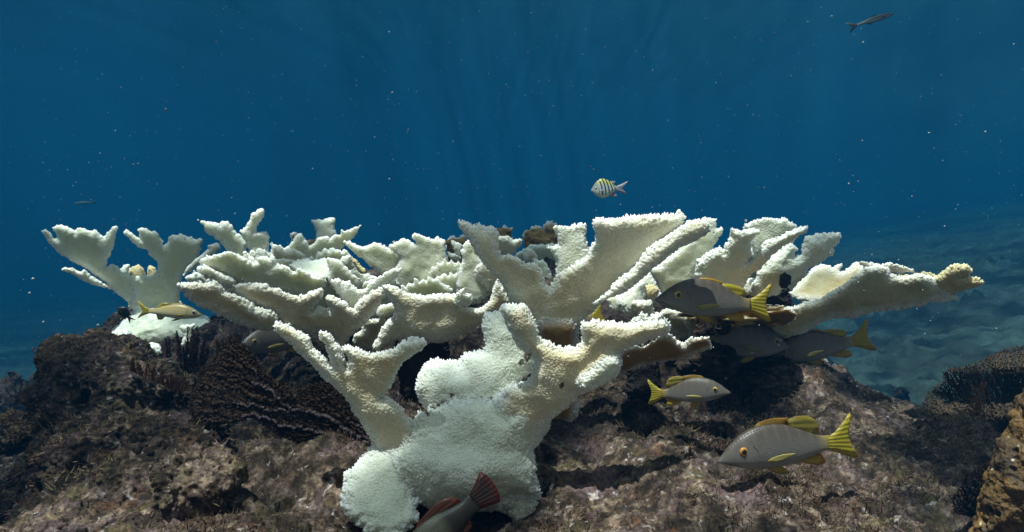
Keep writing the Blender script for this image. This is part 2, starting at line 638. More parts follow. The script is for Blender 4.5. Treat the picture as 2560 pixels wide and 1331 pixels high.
# foreground colony: trunk, two arms, rear pillar, crusting feet
coral('largest white elkhorn coral in front, thick trunk with a forked left and a right arm', 1.0, [
    B('trunk', z6((830, 735), (880, 680), (960, 640), (1080, 592), (1200, 590), (1300, 600), (1400, 520), (1500, 500), (1600, 640), (1570, 760), (1520, 830), (1505, 870),
                  (1548, 985), (1545, 1080), (1530, 1140), (1420, 1150), (1250, 1190), (1100, 1200), (880, 1185), (850, 1120), (800, 1060), (730, 990), (720, 900), (780, 820)),
      T=98, R=130, w=0, gy=-0.2, und=14, jag=6, js=20, mat='white'),
    B('branch', z6((52, 160), (100, 148), (150, 165), (200, 200), (240, 230), (265, 280), (290, 320), (330, 345), (360, 380), (390, 402), (396, 395), (360, 280), (315, 230),
                   (300, 205), (340, 195), (370, 220), (400, 270), (430, 320), (450, 380), (466, 412), (478, 370), (470, 335), (442, 305), (465, 285), (520, 305), (600, 325), (700, 318),
                   (770, 298), (820, 265), (890, 265), (880, 300), (840, 320), (790, 380), (750, 450), (720, 500), (690, 545), (650, 578), (700, 595), (770, 640), (800, 690), (835, 730),
                   (860, 820), (830, 900), (780, 960), (700, 910), (640, 860), (600, 790), (560, 720), (510, 640), (460, 560), (400, 500), (330, 460), (280, 400), (220, 330), (150, 270), (70, 220)),
      T=24, R=26, w=-30, gx=-0.15, gy=0.32, jag=4, mat='cream', c=(880, 960)),
    B('rear_branch', z6((865, 480), (930, 385), (1020, 370), (1100, 395), (1140, 330), (1240, 320), (1257, 250), (1240, 170), (1260, 110), (1340, 80), (1420, 150), (1480, 280), (1530, 370),
                        (1500, 440), (1420, 500), (1330, 600), (1250, 650), (1100, 640), (930, 642), (885, 600), (855, 530)),
      T=62, R=70, w=95, gy=-0.3, jag=4, mat='white'),
    B('branch', z7((130, 70), (170, 75), (200, 60), (260, 55), (290, 90), (310, 140), (330, 210), (350, 245), (420, 275), (480, 292), (540, 290), (570, 262), (565, 190), (580, 150),
                   (640, 145), (700, 155), (760, 155), (850, 160), (920, 150), (1000, 145), (1050, 135), (1072, 172), (1060, 215), (1000, 230), (930, 255), (860, 280), (800, 310),
                   (760, 340), (760, 440), (700, 480), (620, 520), (550, 560), (480, 610), (420, 660), (380, 690), (320, 760), (290, 830), (200, 820), (130, 720), (135, 600),
                   (150, 530), (270, 480), (316, 400), (300, 350), (250, 320), (200, 220), (160, 150)),
      T=30, R=34, w=-60, gx=-0.08, gy=0.30, jag=5, mat='cream', c=(1400, 960)),
    B('branch', z7((600, 440), (660, 390), (700, 352), (770, 338), (792, 380), (765, 440), (700, 482), (620, 522), (560, 530), (560, 470)),
      T=24, R=24, w=-105, gx=-0.05, gy=0.15, jag=5, mat='white'),
    B('crust', z6((500, 1000), (560, 930), (640, 870), (760, 880), (800, 1000), (840, 1100), (866, 1200), (862, 1270), (810, 1335), (700, 1370), (560, 1345), (545, 1290), (480, 1270), (460, 1160), (462, 1060)),
      T=36, R=52, w=-62, gy=-0.62, jag=13, js=26, mat='white'),
    B('crust', z6((1290, 1080), (1450, 1100), (1540, 1070), (1532, 1200), (1492, 1300), (1440, 1350), (1420, 1280), (1360, 1200)),
      T=34, R=42, w=-30, gy=-0.3, jag=9, js=22, mat='white'),
], vox=2.6, k=26, cs=0.0062, amp=0.0028, scars=((1131, 988, 9), (1112, 1012, 8), (1098, 1016, 7), (1066, 1034, 11), (1230, 999, 5), (1404, 960, 9), (1318, 893, 13), (1305, 905, 10), (1085, 1022, 7), (1165, 1000, 5)))

# wide V-shaped fronds above the foreground trunk
coral('tall V-shaped cream elkhorn coral above the foreground trunk, long finger on its right edge', 1.15, [
    B('frond', z4((-615, 155), (-575, 160), (-520, 190), (-460, 185), (-430, 220), (-390, 205), (-350, 230), (-355, 300), (-350, 350), (-320, 400), (-260, 395), (-210, 410), (-170, 440),
                  (-90, 460), (-60, 450), (-30, 490), (0, 520), (8, 600), (38, 655), (75, 605), (95, 540), (180, 500), (260, 460), (305, 420), (322, 385), (350, 340), (380, 300), (385, 240),
                  (365, 160), (410, 135), (440, 150), (500, 150), (570, 130), (650, 130), (720, 130), (800, 120), (870, 110), (930, 115), (985, 92), (1022, 120), (1010, 170), (940, 240),
                  (860, 300), (780, 390), (690, 470), (600, 560), (520, 640), (470, 710), (420, 755), (370, 812), (300, 862), (220, 892), (160, 950), (110, 1000), (60, 1045), (0, 1035),
                  (-60, 960), (-120, 870), (-180, 790), (-230, 730), (-270, 660), (-330, 570), (-400, 500), (-450, 430), (-500, 330), (-550, 260), (-600, 200)),
      T=22, R=24, w=0, gx=-0.12, gy=0.32, by=-0.1, jag=5, und=10, mat='cream', c=(1400, 700)),
    B('finger', z4((330, 760), (420, 690), (520, 620), (620, 530), (700, 440), (780, 350), (880, 270), (960, 215), (1040, 165), (1100, 143), (1170, 150), (1202, 190), (1190, 240), (1140, 272),
                   (1080, 302), (1000, 342), (920, 392), (830, 462), (740, 532), (650, 602), (560, 662), (480, 715), (400, 770)),
      T=26, R=26, w=-72, gx=-0.05, gy=0.32, jag=5, mat='cream', c=(1560, 700)),
    B('frond', z4((15, 345), (50, 340), (110, 330), (100, 270), (66, 190), (110, 185), (140, 190), (180, 190), (200, 195), (230, 175), (270, 163), (302, 180), (300, 250), (305, 310),
                  (325, 390), (330, 470), (250, 520), (150, 560), (85, 560), (92, 500), (90, 440), (60, 380)),
      T=11, R=12, w=45, gy=0.1, jag=6, mat='white'),
    B('trunk', [(1345, 800), (1440, 800), (1452, 900), (1440, 1060), (1330, 1070), (1325, 900)], T=40, R=40, w=60, gy=0.3, jag=6, mat='brown'),
], vox=3.2, k=16, cs=0.0066, amp=0.0030)

# middle plate between the left tier and the V
coral('broad bleached plate with a curved white rim in the middle, left of the V-shaped coral', 1.32, [
    B('frond', z3((265, 615), (320, 615), (400, 640), (450, 665), (520, 682), (600, 697), (700, 690), (760, 685), (820, 675), (850, 640), (880, 622), (875, 672), (920, 680), (942, 730), (900, 760),
                  (862, 772), (900, 782), (960, 792), (1010, 770), (1060, 700), (1080, 620), (1110, 570), (1140, 600), (1170, 650), (1210, 710), (1225, 750), (1180, 782), (1120, 802), (1060, 832),
                  (1010, 882), (950, 952), (820, 1002), (700, 1022), (560, 1012), (430, 1012), (330, 1032), (250, 1090), (215, 1080), (240, 1000), (280, 930), (330, 870), (380, 800), (340, 740), (300, 680)),
      T=22, R=22, w=0, gy=0.42, by=0.15, jag=5, und=14, mat='cream', c=(1120, 760)),
    B('frond', z3((790, 690), (850, 640), (882, 622), (878, 672), (925, 680), (945, 735), (900, 770), (830, 780), (790, 740)), T=12, R=12, w=-35, gy=0.4, jag=5, mat='white'),
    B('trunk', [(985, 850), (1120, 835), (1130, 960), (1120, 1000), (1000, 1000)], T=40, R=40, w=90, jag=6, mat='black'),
], vox=3, k=12, amp=0.0027)

# left front tier, brown underside
coral('two-lobed coral plate with brown underside and spiky white rim, right of the striped fish', 1.38, [
    B('frond', z2((130, 610), (180, 605), (250, 600), (320, 605), (370, 600), (398, 588), (440, 620), (460, 650), (500, 670), (560, 690), (600, 720), (640, 750), (680, 790), (740, 800), (800, 810),
                  (840, 830), (862, 862), (890, 900), (960, 920), (930, 950), (780, 950), (680, 930), (560, 880), (450, 830), (330, 780), (240, 730), (185, 690), (200, 670), (150, 650)),
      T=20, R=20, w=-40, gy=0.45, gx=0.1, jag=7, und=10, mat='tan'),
    B('frond', z2((525, 620), (600, 605), (680, 610), (760, 630), (830, 640), (880, 655), (940, 680), (1000, 695), (1060, 690), (1110, 670), (1172, 648), (1160, 700), (1120, 750), (1104, 810),
                  (1140, 782), (1200, 802), (1228, 790), (1208, 700), (1250, 720), (1320, 740), (1360, 770), (1410, 800), (1430, 750), (1480, 700), (1540, 655), (1605, 650), (1618, 690), (1600, 740), (1560, 800),
                  (1480, 882), (1430, 922), (1380, 972), (1333, 1032), (1320, 1082), (1280, 1002), (1150, 962), (1000, 952), (900, 902), (850, 852), (780, 802), (700, 762), (620, 712), (540, 662)),
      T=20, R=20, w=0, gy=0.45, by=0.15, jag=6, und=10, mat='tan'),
    B('frond', z2((1240, 590), (1290, 580), (1340, 622), (1370, 598), (1385, 632), (1440, 650), (1480, 640), (1540, 580), (1600, 540), (1690, 495), (1765, 490), (1722, 550), (1662, 610), (1620, 660),
                  (1600, 730), (1520, 800), (1430, 830), (1370, 780), (1340, 742), (1300, 682), (1262, 640)),
      T=12, R=14, w=40, gy=0.3, jag=6, mat='white'),
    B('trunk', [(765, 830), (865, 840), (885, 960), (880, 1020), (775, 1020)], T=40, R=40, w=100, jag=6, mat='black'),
], vox=3, k=10, amp=0.0028)

# low pale plate under the tier
coral('pale bleached plate low in the shade between the left tier and the middle plate', 1.5, [
    B('frond', z2((1480, 882), (1560, 870), (1640, 870), (1640, 930), (1600, 1000), (1560, 1090), (1480, 1082), (1400, 1052), (1400, 1000), (1480, 930)), T=10, R=11, gy=0.4, jag=5, mat='fleck'),
    B('frond', z2((1570, 810), (1600, 762), (1690, 750), (1722, 790), (1680, 840), (1600, 852)), T=10, R=10, w=-30, gy=0.3, jag=6, mat='pale'),
], vox=3, k=8, amp=0.0024)

# broad pale tier behind it
coral('broad pale bleached plate with toothed rim stacked behind the two-lobed plate', 1.62, [
    B('frond', z2((280, 450), (330, 420), (400, 405), (440, 390), (480, 378), (530, 385), (600, 430), (680, 460), (712, 452), (708, 420), (760, 413), (800, 430), (815, 398), (832, 420), (830, 470),
                  (870, 480), (930, 500), (962, 530), (1010, 500), (1060, 530), (1100, 550), (1140, 560), (1180, 540), (1202, 580), (1190, 640), (1172, 690), (1100, 720), (1040, 715), (940, 670),
                  (850, 660), (740, 640), (640, 640), (560, 620), (500, 560), (420, 500), (340, 480)),
      T=11, R=12, w=0, gy=0.55, jag=6, und=14, mat='pale'),
    B('frond', z2((265, 495), (330, 490), (400, 510), (450, 540), (560, 580), (550, 640), (480, 640), (400, 562), (310, 530)), T=10, R=11, w=-16, gy=0.4, jag=6, mat='pale'),
    B('frond', z2((185, 570), (240, 545), (290, 545), (330, 575), (420, 600), (420, 635), (300, 602), (220, 592)), T=10, R=10, w=-20, gy=0.4, jag=6, mat='white'),
    B('frond', z2((940, 470), (1000, 442), (1060, 430), (1150, 440), (1190, 413), (1240, 440), (1255, 500), (1240, 560), (1180, 580), (1100, 570), (1000, 530)), T=10, R=11, w=55, gy=-0.7, jag=6, mat='white'),
    B('frond', z2((1210, 425), (1290, 440), (1330, 480), (1380, 530), (1440, 570), (1480, 600), (1450, 650), (1400, 690), (1300, 660), (1240, 640), (1215, 570), (1230, 500)), T=9, R=10, w=20, gy=0.2, jag=5, mat='pale'),
    B('frond', z2((1295, 442), (1330, 408), (1400, 413), (1375, 440), (1345, 468)), T=8, R=9, w=40, jag=5, mat='white'),
    B('finger', z2((1380, 420), (1410, 430), (1460, 480), (1497, 510), (1490, 536), (1450, 536), (1420, 500)), T=13, R=13, w=0, jag=2, mat='ochre'),
], vox=3, k=8, amp=0.0026)

coral('pale bleached plates deep in the shade behind the two-lobed and the toothed plates', 1.85, [
    B('frond', z2((330, 640), (420, 600), (560, 590), (700, 620), (820, 600), (960, 640), (1080, 610), (1180, 640), (1290, 600), (1330, 680), (1290, 800), (1150, 860), (950, 880), (700, 840), (520, 780), (400, 720)), T=11, R=13, gy=0.5, jag=7, und=16, mat='pale'),
    B('frond', z2((1180, 600), (1230, 520), (1300, 560), (1380, 540), (1440, 600), (1520, 580), (1620, 600), (1680, 680), (1660, 800), (1500, 880), (1300, 840), (1200, 740)), T=11, R=13, w=-20, gy=0.35, jag=7, und=14, mat='pale'),
    B('frond', z2((1180, 500), (1230, 440), (1290, 470), (1330, 420), (1400, 450), (1450, 520), (1560, 560), (1600, 640), (1400, 680), (1220, 640)), T=10, R=12, w=60, gy=0.2, jag=7, und=12, mat='white'),
], vox=3, k=8, amp=0.0026)
def ruffle(cu, cv, w, h, seed, lean=0.0):
    """outline of a small fan-shaped frond with a lobed top: narrow foot at (cu, cv), w wide, h tall"""
    r = random.Random(seed)
    top = []
    n_ = max(5, int(w / 16))
    for k in range(n_ + 1):
        f = k / n_
        x = cu + lean * h + (f - 0.5) * w
        y = cv - h * (0.62 + 0.38 * math.sin(math.pi * f) ** 0.7) + r.uniform(-0.10, 0.10) * h
        top.append((x - w * 0.02, y + h * 0.08))
        if k < n_:
            top.append((x + w / n_ * 0.45, y + r.uniform(0.10, 0.26) * h))
    return top + [(cu + w * 0.30 + lean * h * 0.5, cv - h * 0.25), (cu + w * 0.16, cv), (cu - w * 0.16, cv), (cu - w * 0.30 + lean * h * 0.5, cv - h * 0.25)]


def ruffles(label, Y0, spots, seed, group=None):
    r = random.Random(seed)
    bl = []
    for i_, (u_, v_, w_, h_, d_) in enumerate(spots):
        bl.append(B('frond', ruffle(u_, v_, w_, h_, seed * 31 + i_, r.uniform(-0.35, 0.35)), T=9, R=11, w=d_, gy=r.uniform(0.15, 0.55), gx=r.uniform(-0.25, 0.25), jag=5, und=6, mat=r.choice(['pale', 'pale', 'white', 'cream'])))
    coral(label, Y0, bl, vox=3, k=6, amp=0.0024, group=group)


ruffles('ruffled bleached fronds crowded between the toothed plate and the two-lobed plate', 1.72, [(560, 735, 150, 80, 0), (640, 720, 170, 95, 30), (740, 735, 160, 90, -10), (820, 715, 150, 100, 25), (700, 690, 170, 80, 60)], 3)
ruffles('small ruffled bleached fronds behind the middle plate, below the upright blades', 1.5, [(1080, 760, 150, 70, 0), (1170, 745, 140, 80, 30), (1235, 730, 110, 90, 10), (1130, 720, 130, 80, 60)], 8)
ruffles('ruffled bleached fronds behind the uppermost snapper, left of the rightmost stout arm', 1.72, [(1640, 740, 130, 120, 0), (1720, 720, 140, 120, 40), (1830, 730, 150, 130, 10), (1900, 720, 130, 120, 50), (1960, 730, 110, 90, 0)], 11)

# upper left, against the water
coral('pale ragged elkhorn coral standing highest on the left, one long thin prong against blue water', 1.9, [
    B('frond', z2((268, 145), (310, 155), (360, 170), (410, 175), (438, 203), (445, 160), (490, 160), (515, 200), (550, 245), (590, 265), (600, 290), (625, 310), (620, 360), (640, 410), (650, 450),
                  (560, 450), (480, 362), (440, 312), (400, 262), (340, 235), (320, 190)), T=8, R=10, w=0, gy=0.2, jag=5, mat='pale'),
    B('frond', z2((562, 215), (600, 215), (640, 160), (665, 110), (700, 85), (758, 64), (745, 110), (715, 170), (690, 220), (664, 248), (690, 235), (770, 240), (785, 280), (795, 330), (780, 360),
                  (805, 400), (830, 450), (700, 450), (660, 422), (640, 350), (610, 290)), T=8, R=10, w=-25, gy=0.2, jag=5, mat='pale'),
    B('frond', z2((800, 310), (840, 330), (900, 350), (940, 340), (975, 300), (985, 258), (1020, 258), (1035, 300), (1070, 300), (1060, 345), (1050, 370), (1100, 330), (1150, 275), (1200, 270),
                  (1230, 290), (1260, 250), (1300, 250), (1310, 213), (1350, 225), (1400, 200), (1450, 180), (1430, 230), (1380, 290), (1340, 330), (1290, 392), (1230, 432), (1130, 450),
                  (1000, 490), (930, 520), (860, 480), (820, 420)), T=9, R=10, w=-40, gy=0.5, jag=6, und=8, mat='pale'),
], vox=3, k=8, amp=0.0026)
coral('small isolated white prong with a notched top standing behind the upper left coral', 2.4, [
    B('frond', z2((1090, 150), (1130, 140), (1180, 150), (1220, 135), (1265, 132), (1250, 190), (1270, 240), (1250, 420), (1240, 760), (1150, 760), (1130, 420), (1130, 230), (1105, 180)), T=10, R=12, jag=5, mat='pale')], vox=3)

# far left colony
coral('far left bleached elkhorn coral with two fan-shaped arms on one smooth trunk', 2.1, [
    B('frond', z1((292, 285), (335, 262), (370, 300), (400, 350), (412, 320), (405, 295), (372, 262), (410, 238), (470, 250), (520, 275), (548, 300), (560, 265), (620, 268), (660, 290), (690, 268),
                  (715, 300), (750, 325), (790, 290), (815, 255), (846, 250), (838, 300), (832, 350), (800, 420), (775, 480), (762, 540), (800, 530), (845, 535), (880, 580), (930, 595),
                  (962, 640), (968, 700), (968, 780), (930, 800), (880, 760), (850, 735), (790, 700), (740, 640), (640, 570), (560, 530), (480, 470), (400, 410), (350, 380), (335, 330)),
      T=12, R=15, w=0, gy=0.35, gx=-0.1, jag=5, mat='pale', c=(250, 680)),
    B('finger', z1((435, 560), (500, 545), (545, 565), (590, 585), (612, 562), (640, 600), (700, 635), (790, 690), (700, 682), (600, 645), (540, 612), (480, 585)), T=13, R=14, w=-20, gy=0.5, jag=5, mat='cream'),
    B('frond', z1((888, 290), (920, 280), (960, 310), (1025, 355), (1020, 310), (993, 270), (1040, 262), (1090, 285), (1140, 290), (1168, 330), (1182, 385), (1200, 378), (1225, 330), (1250, 308),
                  (1320, 312), (1400, 340), (1467, 345), (1445, 400), (1460, 410), (1440, 450), (1380, 520), (1320, 590), (1310, 680), (1290, 780), (1290, 860), (1150, 880), (1000, 880), (960, 830),
                  (965, 720), (940, 660), (945, 625), (1000, 605), (1060, 605), (1110, 600), (1142, 560), (1148, 520), (1100, 480), (1050, 430), (990, 400), (950, 370), (925, 325)),
      T=13, R=18, w=-10, gy=0.3, jag=5, mat='pale', c=(390, 680)),
    B('trunk', z1((940, 800), (1290, 780), (1400, 900), (1560, 920), (1590, 1000), (1560, 1100), (1300, 1190), (980, 1160), (740, 1110), (770, 1050), (850, 960), (930, 900), (985, 860)),
      T=70, R=110, w=20, gy=-0.4, jag=3, mat='white'),
    B('finger', z1((1315, 615), (1360, 540), (1430, 470), (1510, 410), (1490, 380), (1530, 385), (1580, 372), (1602, 410), (1560, 450), (1500, 480), (1440, 520), (1380, 570)), T=11, R=12, w=55, jag=4, mat='fleck'),
    B('frond', z1((1300, 970), (1360, 955), (1425, 945), (1400, 990), (1390, 1100), (1300, 1130), (1320, 1040)), T=10, R=10, w=-75, jag=5, mat='white'),
    B('crust', z1((590, 1112), (680, 1078), (770, 1075), (780, 1020), (840, 1005), (940, 1010), (950, 1060), (1060, 1075), (1170, 1110), (1160, 1180), (900, 1180), (600, 1150)), T=24, R=26, w=-80, gy=-0.5, jag=6, mat='white'),
    B('finger', z1((860, 560), (900, 530), (936, 523), (930, 570), (940, 620), (880, 600)), T=10, R=12, w=35, jag=5, mat='white'),
], vox=3, k=14, cs=0.0062, amp=0.0020)
for i, (pts, lb) in enumerate(((z1((930, 560), (960, 545), (1000, 525), (1030, 550), (1050, 590), (1050, 640), (1040, 900), (940, 900), (930, 640)), 'wider brown coral lump peeking between the arms of the far left coral'),
                               (z1((1068, 545), (1090, 530), (1130, 560), (1150, 600), (1140, 650), (1130, 900), (1070, 900), (1065, 650)), 'narrower brown coral lump touching the right arm of the far left coral'))):
    coral(lb, 2.5, [B('lump', pts, T=30, R=26, jag=4, mat='ochre')], vox=3, name='brown_coral', group='brown coral lumps behind the far left coral', amp=0.003)

# upright pale blades in the middle
coral('wide upright pale green blade with a ragged toothed top in the middle of the reef', 1.62, [
    B('frond', z3((330, 350), (320, 330), (400, 300), (450, 280), (480, 320), (530, 310), (488, 260), (500, 240), (570, 260), (640, 280), (680, 265), (730, 300), (740, 340), (735, 380), (760, 440),
                  (766, 480), (742, 540), (748, 600), (740, 690), (680, 710), (560, 710), (440, 680), (380, 600), (380, 480), (410, 420)), T=10, R=12, w=0, gy=0.12, jag=6, und=8, mat='pale'),
    B('frond', z3((0, 300), (60, 310), (120, 340), (150, 345), (210, 305), (250, 310), (290, 335), (340, 350), (420, 410), (430, 480), (420, 600), (350, 640), (300, 580), (250, 530), (200, 482), (130, 432), (80, 382), (30, 340)),
      T=10, R=11, w=25, gy=0.15, jag=6, mat='pale'),
], vox=3, k=12, amp=0.0026)
coral('upright pale green bleached blade tapering to the top, directly left of the V-shaped coral', 1.52, [
    B('frond', z3((865, 310), (905, 290), (950, 320), (990, 420), (1050, 500), (1110, 570), (1100, 640), (1020, 720), (960, 760), (900, 740), (830, 690), (813, 600), (810, 540), (830, 480), (860, 450), (850, 400), (830, 380), (860, 350)),
      T=10, R=12, gy=0.12, jag=6, mat='pale')], vox=3, amp=0.0026)
coral('yellowish bleached frond peeking from behind the left prong of the V-shaped coral', 1.9, [
    B('frond', z3((1070, 260), (1130, 262), (1190, 265), (1220, 290), (1270, 270), (1298, 300), (1270, 340), (1240, 372), (1200, 420), (1100, 420), (1060, 340)), T=13, R=15, gy=0.3, jag=6, mat='cream')], vox=3)
coral('cluster of small pale fronds in the background between the prongs of the V-shaped coral', 2.2, [
    B('frond', z3((1240, 390), (1300, 360), (1350, 322), (1440, 320), (1530, 310), (1560, 380), (1560, 470), (1520, 560), (1480, 620), (1400, 640), (1300, 560), (1220, 470)), T=10, R=11, w=30, gy=0.2, jag=7, und=10, mat='pale'),
    B('frond', z3((1300, 400), (1330, 360), (1360, 355), (1400, 400), (1390, 450), (1310, 450)), T=10, R=10, w=-25, jag=4, mat='fleck'),
    B('frond', z3((1350, 470), (1370, 420), (1440, 430), (1480, 500), (1520, 600), (1420, 620), (1370, 560)), T=9, R=10, w=-30, jag=6, mat='pale')], vox=3, k=8)
coral('pale bleached plates in the gap between the two tall middle blades', 1.95, [
    B('frond', z3((765, 290), (820, 300), (858, 322), (850, 400), (830, 430), (790, 370)), T=8, R=10, jag=6, mat='pale'),
    B('frond', z3((740, 490), (830, 495), (850, 600), (860, 720), (740, 720), (735, 600)), T=10, R=11, w=-40, gy=0.3, jag=6, mat='pale'),
    B('frond', z3((745, 370), (800, 390), (850, 420), (830, 450), (790, 440), (750, 420)), T=8, R=9, w=20, jag=5, mat='white')], vox=3, k=8)

# right colony
coral('tall bleached elkhorn coral right of the V, three thick arms behind the uppermost grey snapper', 1.5, [
    B('frond', z4((1020, 150), (1100, 150), (1190, 130), (1252, 135), (1245, 205), (1302, 188), (1290, 240), (1240, 312), (1190, 392), (1150, 432), (1110, 502), (1090, 600), (1050, 720), (900, 740),
                  (850, 690), (815, 620), (775, 505), (850, 480), (900, 430), (1000, 340), (1080, 290), (1100, 230)), T=12, R=14, w=40, gy=0.15, jag=6, mat='pale'),
    B('frond', z4((1095, 530), (1110, 440), (1170, 410), (1220, 380), (1260, 363), (1300, 382), (1320, 320), (1345, 260), (1338, 220), (1370, 198), (1420, 210), (1470, 215), (1530, 218), (1545, 240),
                  (1500, 290), (1490, 350), (1505, 395), (1470, 460), (1550, 382), (1600, 312), (1640, 290), (1700, 268), (1760, 233), (1830, 213), (1895, 198), (1900, 225), (1840, 270), (1760, 312),
                  (1690, 372), (1600, 442), (1530, 502), (1470, 552), (1420, 640), (1350, 700), (1200, 700), (1090, 680)), T=24, R=26, w=-20, gy=0.4, jag=6, und=8, mat='white'),
    B('frond', z4((1440, 205), (1470, 150), (1530, 138), (1590, 128), (1640, 118), (1690, 138), (1750, 138), (1790, 180), (1825, 190), (1830, 260), (1780, 380), (1700, 470), (1600, 500), (1530, 420), (1500, 310)),
      T=12, R=14, w=60, gy=0.3, jag=7, und=8, mat='white'),
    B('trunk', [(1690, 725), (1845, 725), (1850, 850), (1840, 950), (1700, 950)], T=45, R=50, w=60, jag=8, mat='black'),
], vox=3, k=14, amp=0.0030)
coral('stout bleached coral arm leaning right with a ragged tip, just above the flat plate', 1.55, [
    B('frond', z5((75, 700), (60, 610), (100, 520), (180, 440), (250, 382), (300, 340), (362, 308), (392, 360), (370, 402), (410, 402), (440, 330), (450, 280), (520, 260), (600, 245), (690, 233), (712, 265),
                  (680, 310), (645, 340), (662, 365), (640, 402), (590, 432), (530, 472), (460, 512), (400, 562), (340, 592), (310, 642), (240, 690), (140, 720)),
      T=26, R=30, gy=0.25, jag=6, und=8, mat='white'),
    B('frond', z5((-20, 640), (-10, 590), (60, 560), (100, 600), (90, 690), (0, 700)), T=11, R=12, w=40, jag=5, mat='white'),
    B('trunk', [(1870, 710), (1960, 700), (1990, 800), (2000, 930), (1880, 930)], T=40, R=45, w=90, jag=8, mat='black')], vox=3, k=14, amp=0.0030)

# flat plate reaching to the right
coral('flat bleached plate reaching far right over the slope, with ochre finger tips', 1.55, [
    B('frond', z5((210, 850), (300, 790), (420, 750), (560, 720), (640, 672), (720, 620), (770, 570), (850, 532), (880, 500), (960, 480), (1040, 500), (1060, 545), (1130, 560), (1270, 540), (1340, 560), (1400, 600),
                  (1500, 650), (1500, 685), (1400, 720), (1280, 752), (1150, 782), (1000, 792), (900, 822), (800, 852), (650, 872), (560, 892), (420, 960), (300, 1010), (200, 940)),
      T=22, R=26, w=0, gy=0.65, gx=0.05, jag=5, und=8, mat='fleck'),
    B('finger', z5((1330, 690), (1380, 600), (1400, 562), (1460, 520), (1520, 483), (1600, 488), (1653, 512), (1580, 552), (1540, 566), (1620, 560), (1690, 568), (1737, 605), (1690, 632), (1600, 656), (1480, 690), (1400, 705)),
      T=22, R=20, w=-20, gy=0.7, jag=6, mat='ochre'),
    B('finger', z5((1300, 720), (1400, 690), (1500, 682), (1562, 700), (1550, 732), (1480, 742), (1380, 735)), T=10, R=10, w=10, gy=0.4, jag=5, mat='white'),
    B('ledge', z5((825, 443), (870, 450), (950, 462), (1050, 465), (1120, 478), (1190, 495), (1235, 520), (1150, 548), (1050, 535), (950, 525), (880, 495)), T=15, R=12, w=-25, gy=1.2, jag=5, mat='brown'),
    B('ledge', z5((1050, 560), (1100, 545), (1200, 538), (1270, 525), (1330, 515), (1380, 535), (1420, 560), (1350, 600), (1200, 600)), T=16, R=14, w=40, gy=0.3, jag=7, mat='ochre'),
], vox=3, k=12, amp=0.0028)
coral('mottled tan and white plate lying behind the flat right-hand plate', 1.8, [
    B('frond', z5((300, 680), (400, 592), (480, 502), (560, 470), (640, 490), (700, 460), (718, 463), (690, 522), (760, 502), (812, 455), (855, 468), (870, 520), (830, 600), (700, 680), (600, 740), (480, 740), (380, 720)),
      T=11, R=12, gy=-0.5, jag=6, und=8, mat='fleck')], vox=3, amp=0.0028)

# brown plate under the right arm and bits behind it
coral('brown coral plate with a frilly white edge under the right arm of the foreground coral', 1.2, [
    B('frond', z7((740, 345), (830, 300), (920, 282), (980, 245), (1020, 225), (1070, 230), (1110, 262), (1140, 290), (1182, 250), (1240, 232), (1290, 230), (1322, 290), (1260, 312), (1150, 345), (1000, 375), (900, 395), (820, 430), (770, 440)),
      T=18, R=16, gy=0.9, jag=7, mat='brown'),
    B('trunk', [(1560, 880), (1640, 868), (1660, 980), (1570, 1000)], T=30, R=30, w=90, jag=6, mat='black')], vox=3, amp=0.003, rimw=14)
coral('small frilly white coral tuft on top of the right arm of the foreground coral', 1.08, [
    B('frond', z7((846, 150), (870, 120), (905, 98), (945, 122), (985, 108), (1030, 105), (1020, 150), (940, 170), (860, 165)), T=10, R=10, jag=8, js=10, mat='white')], vox=2.5)
coral('greenish bleached stub between the V-shaped coral and the uppermost snapper, with a yellow algae patch', 1.35, [
    B('frond', z4((545, 745), (580, 692), (635, 640), (650, 590), (722, 595), (722, 682), (700, 762), (690, 822), (600, 830), (562, 782)), T=24, R=26, w=0, jag=5, mat='white'),
    B('frond', z4((640, 600), (700, 560), (765, 515), (800, 580), (830, 650), (862, 702), (800, 750), (720, 760), (690, 680)), T=10, R=11, w=35, jag=6, mat='white'),
    B('frond', z4((460, 735), (510, 672), (545, 712), (600, 740), (580, 790), (500, 800)), T=10, R=10, w=10, jag=5, mat='pale'),
    B('algae_patch', z4((720, 640), (770, 622), (822, 640), (820, 690), (770, 705), (725, 690)), T=12, R=14, w=12, jag=3, mat='ochre'),
    B('frond', z4((640, 750), (700, 740), (772, 733), (810, 830), (780, 880), (700, 860)), T=15, R=15, w=-25, gy=0.4, jag=5, mat='tan')], vox=3, k=8)
coral('shaded greenish plate below the belly of the uppermost snapper', 1.5, [
    B('frond', z4((800, 840), (880, 790), (1000, 820), (1100, 870), (1140, 920), (1090, 1000), (980, 1010), (900, 960)), T=12, R=15, gy=0.3, jag=5, mat='fleck'),
    B('frond', z4((1008, 888), (1060, 868), (1120, 868), (1112, 950), (1085, 1010), (1030, 1020), (1040, 945)), T=10, R=10, w=-30, jag=6, mat='fleck')], vox=3, k=8)
coral('dark brown coral plate added as a roof to shade the two snappers', 1.45, [B('frond', [(1690, 785), (1760, 760), (1860, 752), (1960, 765), (2000, 790), (1960, 815), (1850, 824), (1740, 816)], T=12, R=12, gy=5.0, jag=5, und=6, mat='brown')], vox=4, rimw=4)  # added plate, placed to throw the snappers below into shade
coral('black sponge-like knob in the fork of the stout arm leaning right', 1.5, [B('knob', z5((255, 560), (290, 535), (340, 550), (345, 600), (300, 640), (260, 620)), T=18, R=18, jag=4, mat='black')], vox=3, name='black_sponge', cat='sponge', rimw=1)
coral('small pale green coral chunk on the dark rock under the shadowed snappers, nearer the trunk', 1.5, [B('chunk', [(1795, 945), (1815, 928), (1838, 930), (1848, 945), (1820, 955)], T=10, R=12, gy=-0.4, jag=4, mat='white')], vox=3, name='coral_chunk', cat='coral')
